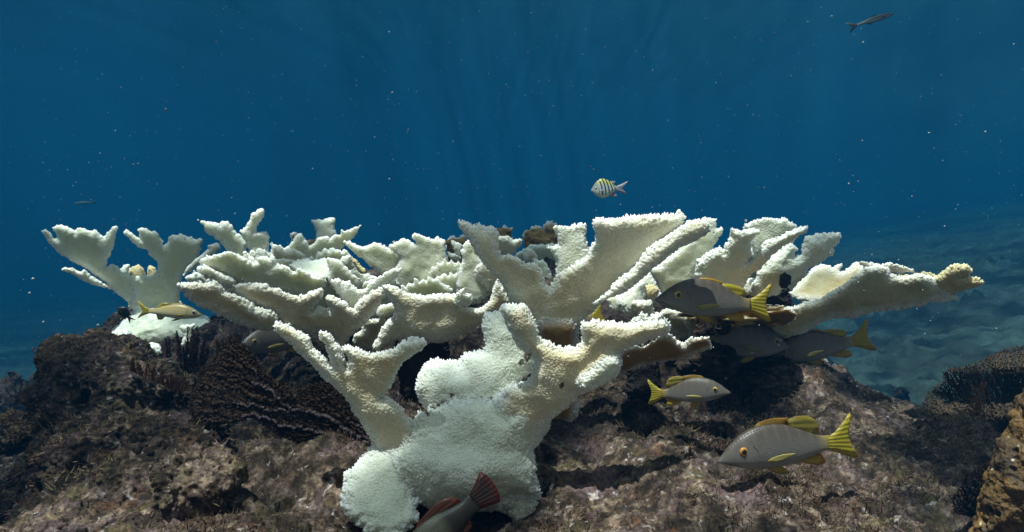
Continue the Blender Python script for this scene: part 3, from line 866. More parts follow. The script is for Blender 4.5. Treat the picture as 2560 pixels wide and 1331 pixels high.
coral('small pale green coral chunk at the edge of the dark rock below the yellow tail', 1.6, [B('chunk', [(1995, 915), (2020, 900), (2060, 922), (2075, 945), (2045, 950), (2005, 940)], T=12, R=14, gy=-0.4, jag=4, mat='white')], vox=3, name='coral_chunk', cat='coral')
# scattered brown tops on the skyline
for pts, lb in ((z3((1030, 200), (1080, 190), (1140, 195), (1200, 215), (1215, 260), (1200, 330), (1180, 700), (1060, 700), (1040, 330)), 'brown algae-covered coral head on the skyline beside the left prong of the V'),
                (z3((1300, 270), (1330, 215), (1400, 205), (1450, 225), (1460, 185), (1520, 185), (1560, 260), (1540, 350), (1500, 700), (1360, 700), (1320, 330)), 'dark brown coral head on the skyline between the prongs of the V'),
                (z3((700, 300), (740, 285), (800, 275), (870, 270), (910, 290), (900, 350), (870, 700), (760, 700), (740, 360)), 'dark brown coral head behind the gap of the two tall middle blades'),
                (z2((945, 255), (970, 250), (1000, 290), (1060, 300), (1120, 270), (1180, 280), (1160, 360), (1120, 760), (1000, 760), (980, 380)), 'dull brown coral rubble behind the upper left coral')):
    coral(lb, 2.5, [B('head', pts, T=40, R=40, jag=9, js=18, mat='brown')], vox=4, name='brown_coral', amp=0.006, cs=0.014, rimw=2)

# ------------------------------------------------------------------ reef rock, seabed
def rocky(P, s=1.0, off=0):
    """coarse-to-fine relief of turf-covered limestone, metres"""
    a = (fbm(P / (0.16 * s), 3, off) - 0.5) * 0.075 * s
    b = (fbm(P / (0.045 * s), 3, off + 5) - 0.5) * 0.030 * s
    c = (fbm(P / (0.013 * s), 3, off + 9) - 0.5) * 0.013 * s
    w = worley(P / (0.05 * s), off)
    pit = -smooth(0.42, 0.12, w) * 0.032 * s * smooth(0.42, 0.58, vnoise(P / (0.12 * s), off + 21))
    lump = smooth(0.6, 0.1, worley(P / (0.085 * s), off + 3)) * 0.018 * s
    return a + b + c + pit + lump


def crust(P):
    """pale crust patches with sunlit front and canopy shade put into the tone"""
    return smooth(0.38, 0.66, vnoise(P / 0.42, ROCK_TONE_SEED) * 0.75 + vnoise(P / 0.11, 71) * 0.25)


ROCK_TONE_SEED = 100
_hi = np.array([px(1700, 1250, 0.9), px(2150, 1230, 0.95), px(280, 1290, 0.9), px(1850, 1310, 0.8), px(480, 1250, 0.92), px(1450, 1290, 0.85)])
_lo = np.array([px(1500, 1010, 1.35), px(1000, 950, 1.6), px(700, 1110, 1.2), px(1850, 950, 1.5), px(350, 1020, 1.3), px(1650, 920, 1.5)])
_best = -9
for _s in range(100, 700):  # pick the seed that makes front rock pale and rock under coral dark
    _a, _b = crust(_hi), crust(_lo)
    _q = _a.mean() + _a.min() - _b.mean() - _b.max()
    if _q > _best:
        _best, _keep = _q, ROCK_TONE_SEED
    ROCK_TONE_SEED = _s + 1
ROCK_TONE_SEED = _keep


def rock(label, Y0, blades, vox=5, k=30, s=1.0, mat='rock', name='reef_rock', cat='rock', group=None, off=0, sub=1):
    P, Q = implicit(blades, vox, k)
    P, Q = subdivide(P, Q, sub)
    Wd = to_world(P, Y0)
    for it in range(2):
        me = mesh_from('tmp', Wd, Q)
        Nn = get_Nn(me).copy()
        bpy.data.meshes.remove(me)
        if it == 0:
            Wd = Wd + Nn * rocky(Wd, s, off)[:, None]
        else:
            g = (vnoise(Wd / (0.0045 * s), off + 31) - 0.5) * 0.0065 * s
            Wd = Wd + Nn * g[:, None]
    cen = np.array(Wd.mean(0))
    cen[2] = Wd[:, 2].min()
    me = mesh_from(name, Wd - cen, Q)
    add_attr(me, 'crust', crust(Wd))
    o = link(name, me, M[mat])
    o.location = cen
    return tag(o, label, cat, group)


def tps(pts, xy):
    pts = np.asarray(pts, float)
    n = len(pts)

    def ker(a, b):
        r2 = ((a[:, None] - b[None]) ** 2).sum(2)
        return r2 * np.log(r2 + 1e-9)
    A = np.zeros((n + 3, n + 3))
    A[:n, :n] = ker(pts[:, :2], pts[:, :2]) + np.eye(n) * 2e-3
    A[:n, n] = 1
    A[:n, n + 1:] = pts[:, :2]
    A[n:, :n] = A[:n, n:].T
    w = np.linalg.solve(A, np.concatenate((pts[:, 2], np.zeros(3))))
    out = np.empty(len(xy))
    for i in range(0, len(xy), 40000):
        q = xy[i:i + 40000]
        out[i:i + 40000] = ker(q, pts[:, :2]) @ w[:n] + w[n] + q @ w[n + 1:]
    return out


reef_ctrl = [(-300, 1600, 0.85), (100, 1560, 0.8), (400, 1450, 0.8), (700, 1390, 0.88), (1000, 1440, 0.9), (1200, 1440, 0.92), (1350, 1400, 0.88), (1700, 1360, 0.76), (2100, 1370, 0.72), (2500, 1390, 0.72), (2800, 1400, 0.75),
             (620, 1230, 1.02), (800, 1150, 1.10), (930, 1120, 1.18), (720, 1090, 1.3), (1000, 1040, 1.45), (1000, 930, 1.75), (1180, 900, 1.8), (800, 900, 1.9), (600, 900, 1.95),
             (1400, 1180, 1.02), (1550, 1150, 1.05), (1480, 1020, 1.35), (1650, 1120, 1.08), (1700, 960, 1.48), (1850, 905, 1.62), (2060, 950, 1.6), (2160, 985, 1.6), (2240, 1015, 1.6), (2330, 1060, 1.5),
             (1980, 1090, 1.2), (2150, 1130, 1.15), (2300, 1190, 1.05), (2300, 1290, 0.88), (2480, 1170, 1.15), (2650, 1180, 1.2), (1850, 1230, 0.95),
             (300, 1330, 1.05), (140, 1420, 1.1), (0, 1520, 1.1), (-250, 1560, 1.2), (300, 960, 1.95), (150, 1040, 1.9), (-120, 1300, 1.9), (30, 1250, 1.6), (430, 870, 2.2), (620, 800, 2.05), (900, 765, 2.05), (1280, 745, 2.05), (1600, 740, 2.0), (1850, 765, 1.95), (1960, 850, 1.9), (2080, 960, 2.0), (620, 800, 2.45), (900, 745, 2.5), (1280, 735, 2.5), (1600, 740, 2.45), (1850, 780, 2.3), (2400, 1080, 2.0), (2700, 1060, 2.0)]
cp = [px(*c) for c in reef_ctrl]
cp += [np.array((x, 2.95, -0.9)) for x in (-2.0, -1.2, -0.5, 0.3, 1.0, 1.7)]
cp += [np.array((x, 3.5, -1.7)) for x in (-2.4, -1.2, 0.0, 1.2, 2.4)]
uu = np.arange(-420, 2990, 3.4)
YY = np.geomspace(0.6, 3.1, 360)
Ug, Yg = np.meshgrid(uu, YY, indexing='ij')
Xg = (Ug - 1280) * PXK * Yg
xy = np.stack((Xg.ravel(), Yg.ravel()), 1)
zz = tps(cp, xy)
Vr = np.column_stack((xy, zz))
nu, ny = Ug.shape
ii = (np.arange(nu - 1)[:, None] * ny + np.arange(ny - 1)[None]).ravel()
Qr = np.stack((ii, ii + ny, ii + ny + 1, ii + 1), 1)
me = mesh_from('tmp', Vr, Qr)
Nn = get_Nn(me).copy()
bpy.data.meshes.remove(me)
fade = smooth(3.0, 2.4, Vr[:, 1])
Vr = Vr + Nn * ((rocky(Vr, 1.3, 40) + (fbm(Vr / 0.3, 2, 61) - 0.5) * 0.10) * 1.0)[:, None]
me = mesh_from('tmp', Vr, Qr)
Nn = get_Nn(me).copy()
bpy.data.meshes.remove(me)
Vr = Vr + Nn * ((vnoise(Vr / 0.0055, 77) - 0.5) * 0.008)[:, None]
me = mesh_from('reef', Vr, Qr)
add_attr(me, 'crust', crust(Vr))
tag(link('reef', me, M['rock']), kind='structure')

# the deeper bottom that climbs to the right and fades into the blue
m, t, b, out = new_mat('seabed_rubble')
pos = geo_pos(t)
n1 = noise(t, pos, 1.6, 6, 0.65, 0.5)
n2 = noise(t, pos, 9, 5, 0.7)
c = ramp(t, n1, [(0.35, (0.006, 0.012, 0.011)), (0.5, (0.016, 0.030, 0.028)), (0.66, (0.04, 0.07, 0.065))])  # teal tint of the water put into the rubble colour
c = mixc(t, 0.6, c, ramp(t, n2, [(0.35, (0.35, 0.35, 0.35)), (0.65, (1.3, 1.3, 1.25))]), 'MULTIPLY')
t.links.new(c, b.inputs['Base Color'])
b.inputs['Roughness'].default_value = 0.95
bump(t, b, n2, 0.8, 0.05)
M['seabed'] = m
us = np.linspace(-2200, 4800, 760)
ys = np.geomspace(0.45, 60, 560)
Ug, Yg = np.meshgrid(us, ys, indexing='ij')
Xg = (Ug - 1280) * PXK * (Yg + 0.6)
P = np.column_stack((Xg.ravel(), Yg.ravel(), np.zeros(Xg.size)))
base = -1.35 + np.clip(0.175 * P[:, 0], -0.6, 6.0) * smooth(1.5, 5, P[:, 1])
w1 = worley(P / 0.75, 1)
w2 = worley(P / 0.33, 2)
wm = smooth(0.3, 0.6, vnoise(P / 1.7, 5))
rel = smooth(0.62, 0.05, w1) * 0.07 * wm + smooth(0.6, 0.1, w2) * 0.055 + smooth(0.5, 0.05, worley(P / 0.17, 4)) * 0.12 * smooth(0.35, 0.6, vnoise(P / 0.9, 15)) + (fbm(P / 1.3, 2, 8) - 0.5) * 0.12 + (fbm(P / 0.12, 3, 3) - 0.5) * 0.14
P[:, 2] = base + rel * np.clip(0.25 + P[:, 1] / 5, 0, 1.1)
nu, ny = Ug.shape
ii = (np.arange(nu - 1)[:, None] * ny + np.arange(ny - 1)[None]).ravel()
tag(link('seabed', mesh_from('seabed', P, np.stack((ii, ii + ny, ii + ny + 1, ii + 1), 1)), M['seabed']), kind='structure')

# rippled sea surface overhead: sun dapples painted into its transparency
m = bpy.data.materials.new('rippled_sea_surface')
m.use_nodes = True
t = m.node_tree
t.nodes.clear()
colr = ramp(t, attr(t, 'dapple_mask'), [(0.0, (0.05, 0.06, 0.07)), (0.35, (0.20, 0.22, 0.24)), (0.7, (0.9, 0.92, 0.93)), (1.0, (1, 1, 1))])
tr = t.nodes.new('ShaderNodeBsdfTransparent')
t.links.new(colr, tr.inputs[0])
gl = t.nodes.new('ShaderNodeBsdfGlossy')
gl.inputs['Roughness'].default_value = 0.08
gl.inputs['Color'].default_value = (0.95, 0.95, 0.95, 1)
ms = t.nodes.new('ShaderNodeMixShader')
lw = t.nodes.new('ShaderNodeLayerWeight')
t.links.new(ramp(t, lw.outputs['Facing'], [(0.25, (0.03, 0.03, 0.03)), (0.42, (0.9, 0.9, 0.9))]), ms.inputs[0])
t.links.new(tr.outputs[0], ms.inputs[1])
t.links.new(gl.outputs[0], ms.inputs[2])
om = t.nodes.new('ShaderNodeOutputMaterial')
t.links.new(ms.outputs[0], om.inputs[0])
half = np.concatenate((np.arange(0, 2.6, 0.035), 2.6 + np.geomspace(0.035, 58, 60)))
gx = np.concatenate((-half[:0:-1], half))
Xs, Ys = np.meshgrid(gx, gx + 1.0, indexing='ij')
Pw = np.column_stack((Xs.ravel(), Ys.ravel(), np.zeros(Xs.size)))


def dapple_mask(P2, seed):
    """how much sun each spot of the rippled surface passes on, 0..1"""
    q = np.column_stack((P2[:, :2], np.full(len(P2), seed * 1.37)))
    wob = np.column_stack((vnoise(q / 0.3, 1), vnoise(q / 0.3, 2), np.zeros(len(q)))) * 0.22
    c = worley((q + wob) / np.array((0.30, 0.30, 1.0)), 3)
    return smooth(0.44, 0.68, 0.62 * c + 0.36 * vnoise(q / 0.55, 4) + 0.15 * vnoise(q / 1.5, 5))


def above(*c):
    p = px(*c)
    sd = np.array(SUN_DIR)
    return p + sd * (5.1 - p[2]) / sd[2]


_lit = np.array([above(*c) for c in ((700, 640, 1.6), (560, 680, 1.6), (850, 690, 1.5), (1060, 640, 1.6), (1500, 580, 1.1), (1680, 560, 1.1), (1250, 640, 1.1), (1900, 600, 1.5), (2000, 600, 1.5), (220, 600, 2.1),
                                     (440, 620, 2.1), (1100, 720, 1.3), (600, 720, 1.35), (930, 1250, 0.93), (1120, 990, 1.0), (960, 880, 0.97), (1450, 830, 0.95), (1650, 1290, 0.84), (2100, 1290, 0.84), (300, 1290, 0.9), (2250, 700, 1.5))])
_trunk = np.array([above(*c) for c in ((1290, 1010, 0.96), (1310, 1130, 0.94), (1200, 1130, 0.9), (1090, 1160, 0.9), (1240, 1200, 0.9), (1330, 950, 0.95), (1000, 1110, 0.92))])
_dim = np.array([above(*c) for c in ((1290, 1010, 0.96), (1310, 1150, 0.96), (1090, 1160, 0.9), (1480, 1120, 1.2), (1900, 1020, 1.3), (2000, 970, 1.5), (700, 1080, 1.2), (380, 1040, 1.2), (200, 1100, 1.2), (2300, 1110, 1.1))])
_sc = []
for k_ in range(1, 1100):
    _a, _b, _c = dapple_mask(_lit, k_), dapple_mask(_dim, k_), dapple_mask(_trunk, k_)
    _sc.append((_a.mean() * 2.2 + 0.3 * _a.min() + 0.5 * _a[-4:].mean() - 0.8 * _b.mean() - 1.7 * abs(_c.mean() - 0.12), k_))
SEED = max(_sc)[1]  # seed chosen so dapples light the canopy and dim the trunk
Pw[:, 2] = 5.1 + (fbm(Pw / np.array((0.9, 1.6, 1)), 3, 2) - 0.5) * 0.16
n = len(gx)
ii = (np.arange(n - 1)[:, None] * n + np.arange(n - 1)[None]).ravel()
me = mesh_from('water_surface', Pw, np.stack((ii, ii + n, ii + n + 1, ii + 1), 1))
far_ = smooth(1.8, 3.0, np.hypot(Pw[:, 0], Pw[:, 1] - 1.0))
add_attr(me, 'dapple_mask', dapple_mask(Pw, SEED) * (1 - 0.62 * far_) + 0.38 * far_)
tag(link('water_surface', me, m), kind='structure')

z9 = lambda *p: Z(2200, 830, 2.656, p)
rock('big rounded reef boulder at the lower left with a dark hollow in its face', 1.1, [
    Blade('a', z8((200, 600), (250, 440), (350, 350), (600, 330), (900, 330), (1250, 480), (1450, 640), (1560, 740), (1610, 880), (1590, 1050), (1520, 1200), (1420, 1331), (1350, 1500), (-150, 1500), (-60, 1330), (50, 1230), (160, 1090), (180, 950), (205, 750)),
          T=150, R=150, w=60, gy=-1.5, gx=0.1, jag=16, js=60),
    Blade('b', z8((325, 200), (370, 130), (450, 95), (600, 90), (720, 75), (820, 45), (880, 60), (950, 100), (1080, 150), (1250, 250), (1330, 400), (1200, 520), (900, 520), (500, 500), (330, 400), (318, 290)),
          T=120, R=90, w=330, gy=-0.8, jag=12, js=50),
    Blade('c', z8((1050, 900), (1200, 790), (1400, 730), (1520, 760), (1600, 900), (1590, 1060), (1500, 1180), (1300, 1250), (1080, 1200), (1000, 1040)), T=120, R=110, w=-160, gy=-0.6, jag=12, js=40),
    Blade('hole', z8((470, 430), (560, 400), (700, 430), (820, 470), (860, 540), (760, 600), (640, 590), (520, 540)), T=130, R=60, w=70, jag=8, js=30, neg=True),
], vox=5, k=60, s=1.0, off=3)
rock('small maroon rock knob under the belly of the uppermost snapper', 1.35, [
    Blade('a', z4((1090, 985), (1120, 890), (1190, 855), (1270, 860), (1330, 910), (1310, 970), (1240, 1020), (1150, 1040)), T=50, R=45, jag=6, js=25)], vox=4, off=9, s=0.7, mat='rockdark', group='maroon rock knobs under the brown plate')
rock('shaded maroon rock knob below the brown frilly plate', 1.4, [
    Blade('a', z4((1000, 1180), (1050, 1110), (1150, 1080), (1260, 1090), (1330, 1140), (1330, 1220), (1250, 1290), (1060, 1300)), T=60, R=50, jag=6, js=25)], vox=4, off=15, s=0.8, mat='rockdark', group='maroon rock knobs under the brown plate')
rock('stubby upright rock knob with a pale top left of the lowest snapper', 1.0, [
    Blade('a', z7((1105, 885), (1140, 842), (1190, 832), (1218, 870), (1210, 960), (1225, 1050), (1190, 1100), (1100, 1100), (1065, 1030), (1085, 940)), T=32, R=30, gy=-0.3, jag=6, js=22)], vox=3.5, off=19, s=0.6)
rock('rounded pitted boulder at the right edge below the large brown sea fan', 1.15, [
    Blade('a', [(2150, 1230), (2200, 1140), (2260, 1100), (2330, 1078), (2400, 1070), (2470, 1080), (2508, 1115), (2500, 1190), (2440, 1270), (2300, 1310), (2180, 1290)], T=110, R=100, gy=-1.4, jag=10, js=40)], vox=5, off=23)
rock('dark rock lump beyond the left boulder, upper one at the left edge', 1.6, [
    Blade('a', z8((-80, 640), (60, 590), (150, 555), (210, 600), (215, 700), (180, 800), (60, 860), (-90, 850)), T=90, R=70, jag=10, js=40)], vox=6, off=29, mat='rockdark', group='dark lumps at the left edge')
rock('small dark rock lump wedged against the lower left boulder', 1.3, [
    Blade('a', z8((50, 1010), (100, 930), (160, 900), (190, 960), (170, 1100), (130, 1160), (80, 1120)), T=40, R=36, jag=8, js=30)], vox=5, off=31, mat='rockdark', group='dark lumps at the left edge')
rock('low mossy rock at the lower left corner', 1.25, [
    Blade('a', z8((-120, 1200), (20, 1130), (90, 1110), (130, 1170), (90, 1240), (0, 1290), (-120, 1320)), T=60, R=50, gy=-0.6, jag=8, js=30)], vox=5, off=33, group='dark lumps at the left edge')
rock('distant dark coral mound in the blue haze at the left edge', 3.4, [
    Blade('a', z8((-150, 300), (-20, 285), (60, 290), (85, 260), (130, 255), (135, 340), (200, 330), (280, 260), (360, 300), (380, 450), (250, 560), (60, 560), (-150, 560)), T=60, R=50, jag=9, js=26)], vox=6, off=37, s=2.0, mat='rockdark', name='coral_mound', cat='coral mound')
rock('round dark coral mound on the blue slope beside a pale patch, nearest the right-hand rocks', 4.2, [
    Blade('a', [(2236, 1000), (2240, 978), (2256, 970), (2274, 980), (2278, 1004), (2258, 1014)], T=18, R=18, jag=2, js=12)], vox=4, off=61, s=1.5, mat='rockdark', name='coral_mound', cat='coral mound')
for i_, (cu_, cv_, cw_, Yc_) in enumerate(((2130, 960, 60, 5.0), (2330, 905, 70, 5.6), (2230, 880, 80, 6.4), (2450, 850, 70, 6.6), (2160, 840, 60, 7.5), (2360, 800, 70, 8.2), (2520, 780, 80, 8.0), (2250, 770, 60, 9.5), (2440, 720, 60, 10.5))):
    rock('low coral mound half lost in the haze on the right-hand slope', Yc_, [
        Blade('a', [(cu_ - cw_ * .5, cv_ + 26), (cu_ - cw_ * .42, cv_), (cu_ - cw_ * .1, cv_ - cw_ * .26), (cu_ + cw_ * .25, cv_ - cw_ * .2), (cu_ + cw_ * .5, cv_ + 4), (cu_ + cw_ * .5, cv_ + 28)], T=cw_ * .3, R=cw_ * .5, jag=4, js=16)],
        vox=5, off=63 + i_, s=2.4, mat='seabed', name='coral_mound', cat='coral mound', group='coral mounds on the hazy slope')
rock('sloping dark reef ledge at the foot of the far left coral', 2.3, [
    Blade('a', [(90, 980), (150, 900), (215, 855), (260, 820), (300, 780), (340, 770), (420, 830), (600, 860), (640, 960), (400, 1010)], T=90, R=80, gy=-0.8, jag=10, js=40)], vox=6, off=41, mat='rockdark', name='reef_ledge')

# short turf algae over the rock nearest the camera
TURF = []


def grow_turf(V, Q, n, seed):
    rg = np.random.default_rng(seed)
    A, Bq, Cq = V[Q[:, 0]], V[Q[:, 1]], V[Q[:, 3]]
    cr = np.cross(Bq - A, Cq - A)
    ar = np.linalg.norm(cr, axis=1)
    c = A
    d = np.linalg.norm(c, axis=1)
    u = c[:, 0] / (PXK * np.maximum(c[:, 1], 0.1)) + 1280
    v = 665.5 - c[:, 2] / (PXK * np.maximum(c[:, 1], 0.1))
    w = ar / d ** 2 * ((u > -80) & (u < 2640) & (v > 600) & (v < 1420)) * smooth(2.2, 1.6, d) * (0.03 + smooth(0.50, 0.64, fbm(c / 0.10, 3, 88)))
    f = rg.choice(len(Q), n, p=w / w.sum())
    N_ = cr[f] / (ar[f][:, None] + 1e-12)
    N_ *= np.sign((N_ * -c[f]).sum(1))[:, None] * 0 + np.where(N_[:, 2:3] < -0.2, -1, 1)
    r1, r2 = rg.random((n, 1)), rg.random((n, 1))
    p = A[f] + (Bq[f] - A[f]) * r1 + (Cq[f] - A[f]) * r2
    L = rg.uniform(0.0025, 0.0085, (n, 1)) * (0.6 + 0.8 * vnoise(p / 0.05, 91))[:, None]
    tip = p + (N_ + rg.normal(0, 0.65, (n, 3))) * L
    side = rg.normal(0, 1, (n, 3))
    side /= np.linalg.norm(side, axis=1, keepdims=True)
    hw = rg.uniform(0.0005, 0.0011, (n, 1))
    TURF.append(np.stack((p - N_ * 0.001 - side * hw, p - N_ * 0.001 + side * hw, tip + side * hw * 0.3, tip - side * hw * 0.3), 1))


grow_turf(Vr, Qr, 42000, 5)
for o in list(COL.objects):
    if o.name.startswith('reef_rock') and o.type == 'MESH':
        grow_turf(get_V(o.data) + np.array(o.location, np.float32), get_Q(o.data), 9000 if len(o.data.vertices) > 60000 else 2500, 7)
Tq = np.concatenate(TURF).reshape(-1, 3)
m, t, b, out = new_mat('turf_algae')
pos = geo_pos(t)
c = ramp(t, noise(t, pos, 16, 4, 0.65, 0.5), [(0.36, (0.045, 0.028, 0.020)), (0.47, (0.13, 0.085, 0.065)), (0.55, (0.10, 0.085, 0.035)), (0.64, (0.24, 0.17, 0.16))])
c = mixc(t, 0.85, c, ramp(t, noise(t, pos, 150, 3, 0.6), [(0.35, (0.3, 0.3, 0.3)), (0.65, (1.6, 1.5, 1.4))]), 'MULTIPLY')
t.links.new(c, b.inputs['Base Color'])
b.inputs['Roughness'].default_value = 0.9
b.inputs['Specular IOR Level'].default_value = 0.05
tag(link('turf_algae', mesh_from('turf_algae', Tq, np.arange(len(Tq)).reshape(-1, 4)), m), kind='stuff')

# ------------------------------------------------------------------ soft corals built of thin tubes
def tubes(name, segs, mat, parent=None, sides=4):
    """segs: array (n, 8): p0 xyz, p1 xyz, r0, r1"""
    s = np.asarray(segs, np.float64)
    p0, p1, r0, r1 = s[:, :3], s[:, 3:6], s[:, 6], s[:, 7]
    d = p1 - p0
    d /= np.linalg.norm(d, axis=1, keepdims=True) + 1e-9
    ref = np.where(np.abs(d[:, 2:3]) > 0.9, np.array([[1.0, 0, 0]]), np.array([[0, 0, 1.0]]))
    a = np.cross(d, ref)
    a /= np.linalg.norm(a, axis=1, keepdims=True) + 1e-9
    b = np.cross(d, a)
    n = len(s)
    V = np.empty((n, 2 * sides, 3))
    for k in range(sides):
        an = 2 * math.pi * k / sides
        o = a * math.cos(an) + b * math.sin(an)
        V[:, k] = p0 + o * r0[:, None]
        V[:, sides + k] = p1 + d * (r1 * 0.6)[:, None] + o * r1[:, None]
    base = (np.arange(n) * 2 * sides)[:, None]
    Q = []
    for k in range(sides):
        k2 = (k + 1) % sides
        Q.append(np.concatenate((base + k, base + k2, base + sides + k2, base + sides + k), 1))
    Q = np.concatenate(Q)
    cen = p0[0].copy() if parent is None else np.array(parent.location)
    me = mesh_from(name, V.reshape(-1, 3) - cen, Q)
    o = link(name, me, mat, parent)
    if parent is None:
        o.location = cen
    return o


def inside(poly, q):
    return poly_sd(poly, np.array([q[:, 0]], np.float32), np.array([q[:, 1]], np.float32))[0] < 0


def sea_fan(label, poly, base, Y0, step, mat, seed, wfun, rmin=0.00065, rmax=0.005, name='sea_fan', hair=10, group=None, cat='sea fan', vein=None):
    rg = np.random.default_rng(seed)
    poly = np.array(poly, float)
    lo, hi = poly.min(0), poly.max(0)
    gu, gv = np.meshgrid(np.arange(lo[0], hi[0], step), np.arange(lo[1], hi[1], step))
    q = np.column_stack((gu.ravel(), gv.ravel())) + rg.uniform(-0.55, 0.55, (gu.size, 2)) * step
    q = q[inside(poly, q)]
    base = np.array(base, float)
    q = q[np.argsort(((q - base) ** 2).sum(1))]
    q = np.vstack((base, q))
    n = len(q)
    par = np.zeros(n, int)
    dist = np.zeros(n)
    for i in range(1, n):
        d = q[:i] - q[i]
        L = np.sqrt((d * d).sum(1))
        cost = L + 0.0 * dist[:i]
        near = L < step * 4 + L.min()
        cost = np.where(near, L * 1.0 + 0.12 * (dist[:i] + L - np.sqrt(((q[i] - base) ** 2).sum())), 1e9)
        par[i] = int(np.argmin(cost))
        dist[i] = dist[par[i]] + L[par[i]]
    size = np.ones(n)
    for i in range(n - 1, 0, -1):
        size[par[i]] += size[i]
    rad = np.clip(rmin * size ** 0.36, rmin, rmax)
    ww = wfun(q[:, 0], q[:, 1]) + rg.normal(0, 1.0, n)
    P = to_world(np.column_stack((q, ww)), Y0)
    seg = [np.concatenate((P[par[1:]], P[1:], rad[par[1:]][:, None].clip(0, 1) * 0 + np.minimum(rad[par[1:]], rad[1:] * 1.6)[:, None], rad[1:][:, None]), 1)]
    # cross links close the net
    for i in range(1, n, 2):
        d = q - q[i]
        L = (d * d).sum(1)
        j = int(np.argsort(L)[rg.integers(2, 5)]) if n > 6 else 0
        if L[j] < (step * 2.2) ** 2:
            seg.append(np.concatenate((P[i], P[j], (rmin, rmin)))[None])
    # hairy tips along the margin
    if hair:
        sd = poly_sd(poly, q[:, 0][None].astype(np.float32), q[:, 1][None].astype(np.float32))[0]
        em = np.where(sd > -step * 1.6)[0]
        for i in np.repeat(em, 2):
            dr = q[i] - q[par[i]] + rg.normal(0, step * 0.5, 2)
            dr = dr / (np.linalg.norm(dr) + 1e-6) * rg.uniform(0.4, 1.2) * hair
            e = to_world(np.array([[q[i, 0] + dr[0], q[i, 1] + dr[1], ww[i] + rg.normal(0, 4)]]), Y0)[0]
            seg.append(np.concatenate((P[i], e, (rmin, rmin * 0.6)))[None])
    o = tubes(name, np.concatenate(seg), mat)
    if vein is not None:
        big = np.where(size[1:] > n * 0.05)[0] + 1
        f_ = P[big] - np.array((0, 0.004, 0))
        p_ = P[par[big]] - np.array((0, 0.004, 0))
        r_ = np.clip(0.00042 * size[big] ** 0.24, 0.0006, 0.0032)[:, None]
        tubes('vein', np.concatenate((p_, f_, r_, r_), 1), vein, o, 6)
    return tag(o, label, cat, group)


M['fan_dark'] = plain('sea_fan_dark_brown', (0.030, 0.018, 0.012), 0.8, 0.1, 0.5, 60)
M['fan_brown'] = plain('sea_fan_brown', (0.075, 0.052, 0.034), 0.8, 0.1, 0.5, 60)
M['plume'] = plain('gorgonian_maroon', (0.05, 0.026, 0.026), 0.8, 0.1, 0.4, 60)
M['plume_b'] = plain('gorgonian_rust', (0.13, 0.06, 0.03), 0.8, 0.1, 0.4, 60)
z10 = lambda *p: Z(420, 820, 4.0333, p)
sea_fan('large dark purple-brown sea fan spread flat between the left boulder and the white trunk',
        z10((200, 980), (240, 850), (230, 700), (260, 520), (340, 420), (440, 340), (500, 250), (480, 140), (560, 160), (640, 100), (760, 160), (850, 260), (930, 400), (1100, 560), (1200, 570), (1260, 700), (1300, 760),
            (1280, 640), (1400, 600), (1560, 560), (1650, 600), (1800, 720), (2050, 1060), (2100, 1220), (1900, 1250), (1600, 1230), (1300, 1190), (1150, 1120), (1000, 1000), (850, 900), (650, 940), (450, 980)),
        z10((2090, 1180))[0], 1.12, 2.9, M['fan_dark'], 4, lambda u, v: 40 - (u - 900) * 0.18 + 12 * np.sin(u / 60.0), vein=plain('sea_fan_vein', (0.055, 0.042, 0.048), 0.8, 0.1, 0.3, 60))
sea_fan('big brown bushy sea fan rising at the right edge in front of the slope',
        z9((285, 500), (320, 420), (370, 370), (430, 330), (420, 280), (470, 250), (560, 240), (640, 220), (700, 180), (780, 140), (870, 115), (960, 100), (1150, 120), (1150, 700), (820, 690), (700, 640), (500, 620), (400, 600), (330, 570)),
        z9((800, 720))[0], 1.45, 2.5, M['fan_brown'], 6, lambda u, v: 20 + 22 * np.sin(u / 23.0) + 18 * np.sin(v / 19.0), hair=9)
sea_fan('small feathery brown sea plume in front of the big sea fan at right',
        z9((530, 530), (560, 520), (600, 480), (640, 390), (690, 310), (690, 420), (695, 460), (670, 500), (705, 570), (650, 610), (560, 615), (525, 570)),
        z9((600, 625))[0], 1.38, 4.0, M['plume_b'], 8, lambda u, v: 0 * u - 20, hair=9, name='sea_plume', cat='sea plume')
sea_fan('dark hairy purple sea fan edge beside the brown speckled pillar',
        z9((480, 1090), (540, 1030), (560, 960), (650, 900), (730, 850), (740, 1000), (660, 1240), (490, 1200)),
        z9((640, 1250))[0], 0.86, 4.2, M['fan_dark'], 9, lambda u, v: 15 * np.sin(u / 30.0), hair=5)
sea_fan('small pale-edged sea fan leaning out behind the left boulder',
        z8((205, 92), (230, 105), (270, 140), (330, 155), (345, 200), (330, 260), (290, 230), (250, 160), (220, 130)), z8((335, 260))[0], 2.2, 3.6, M['plume_b'], 12, lambda u, v: 0 * u, hair=3)


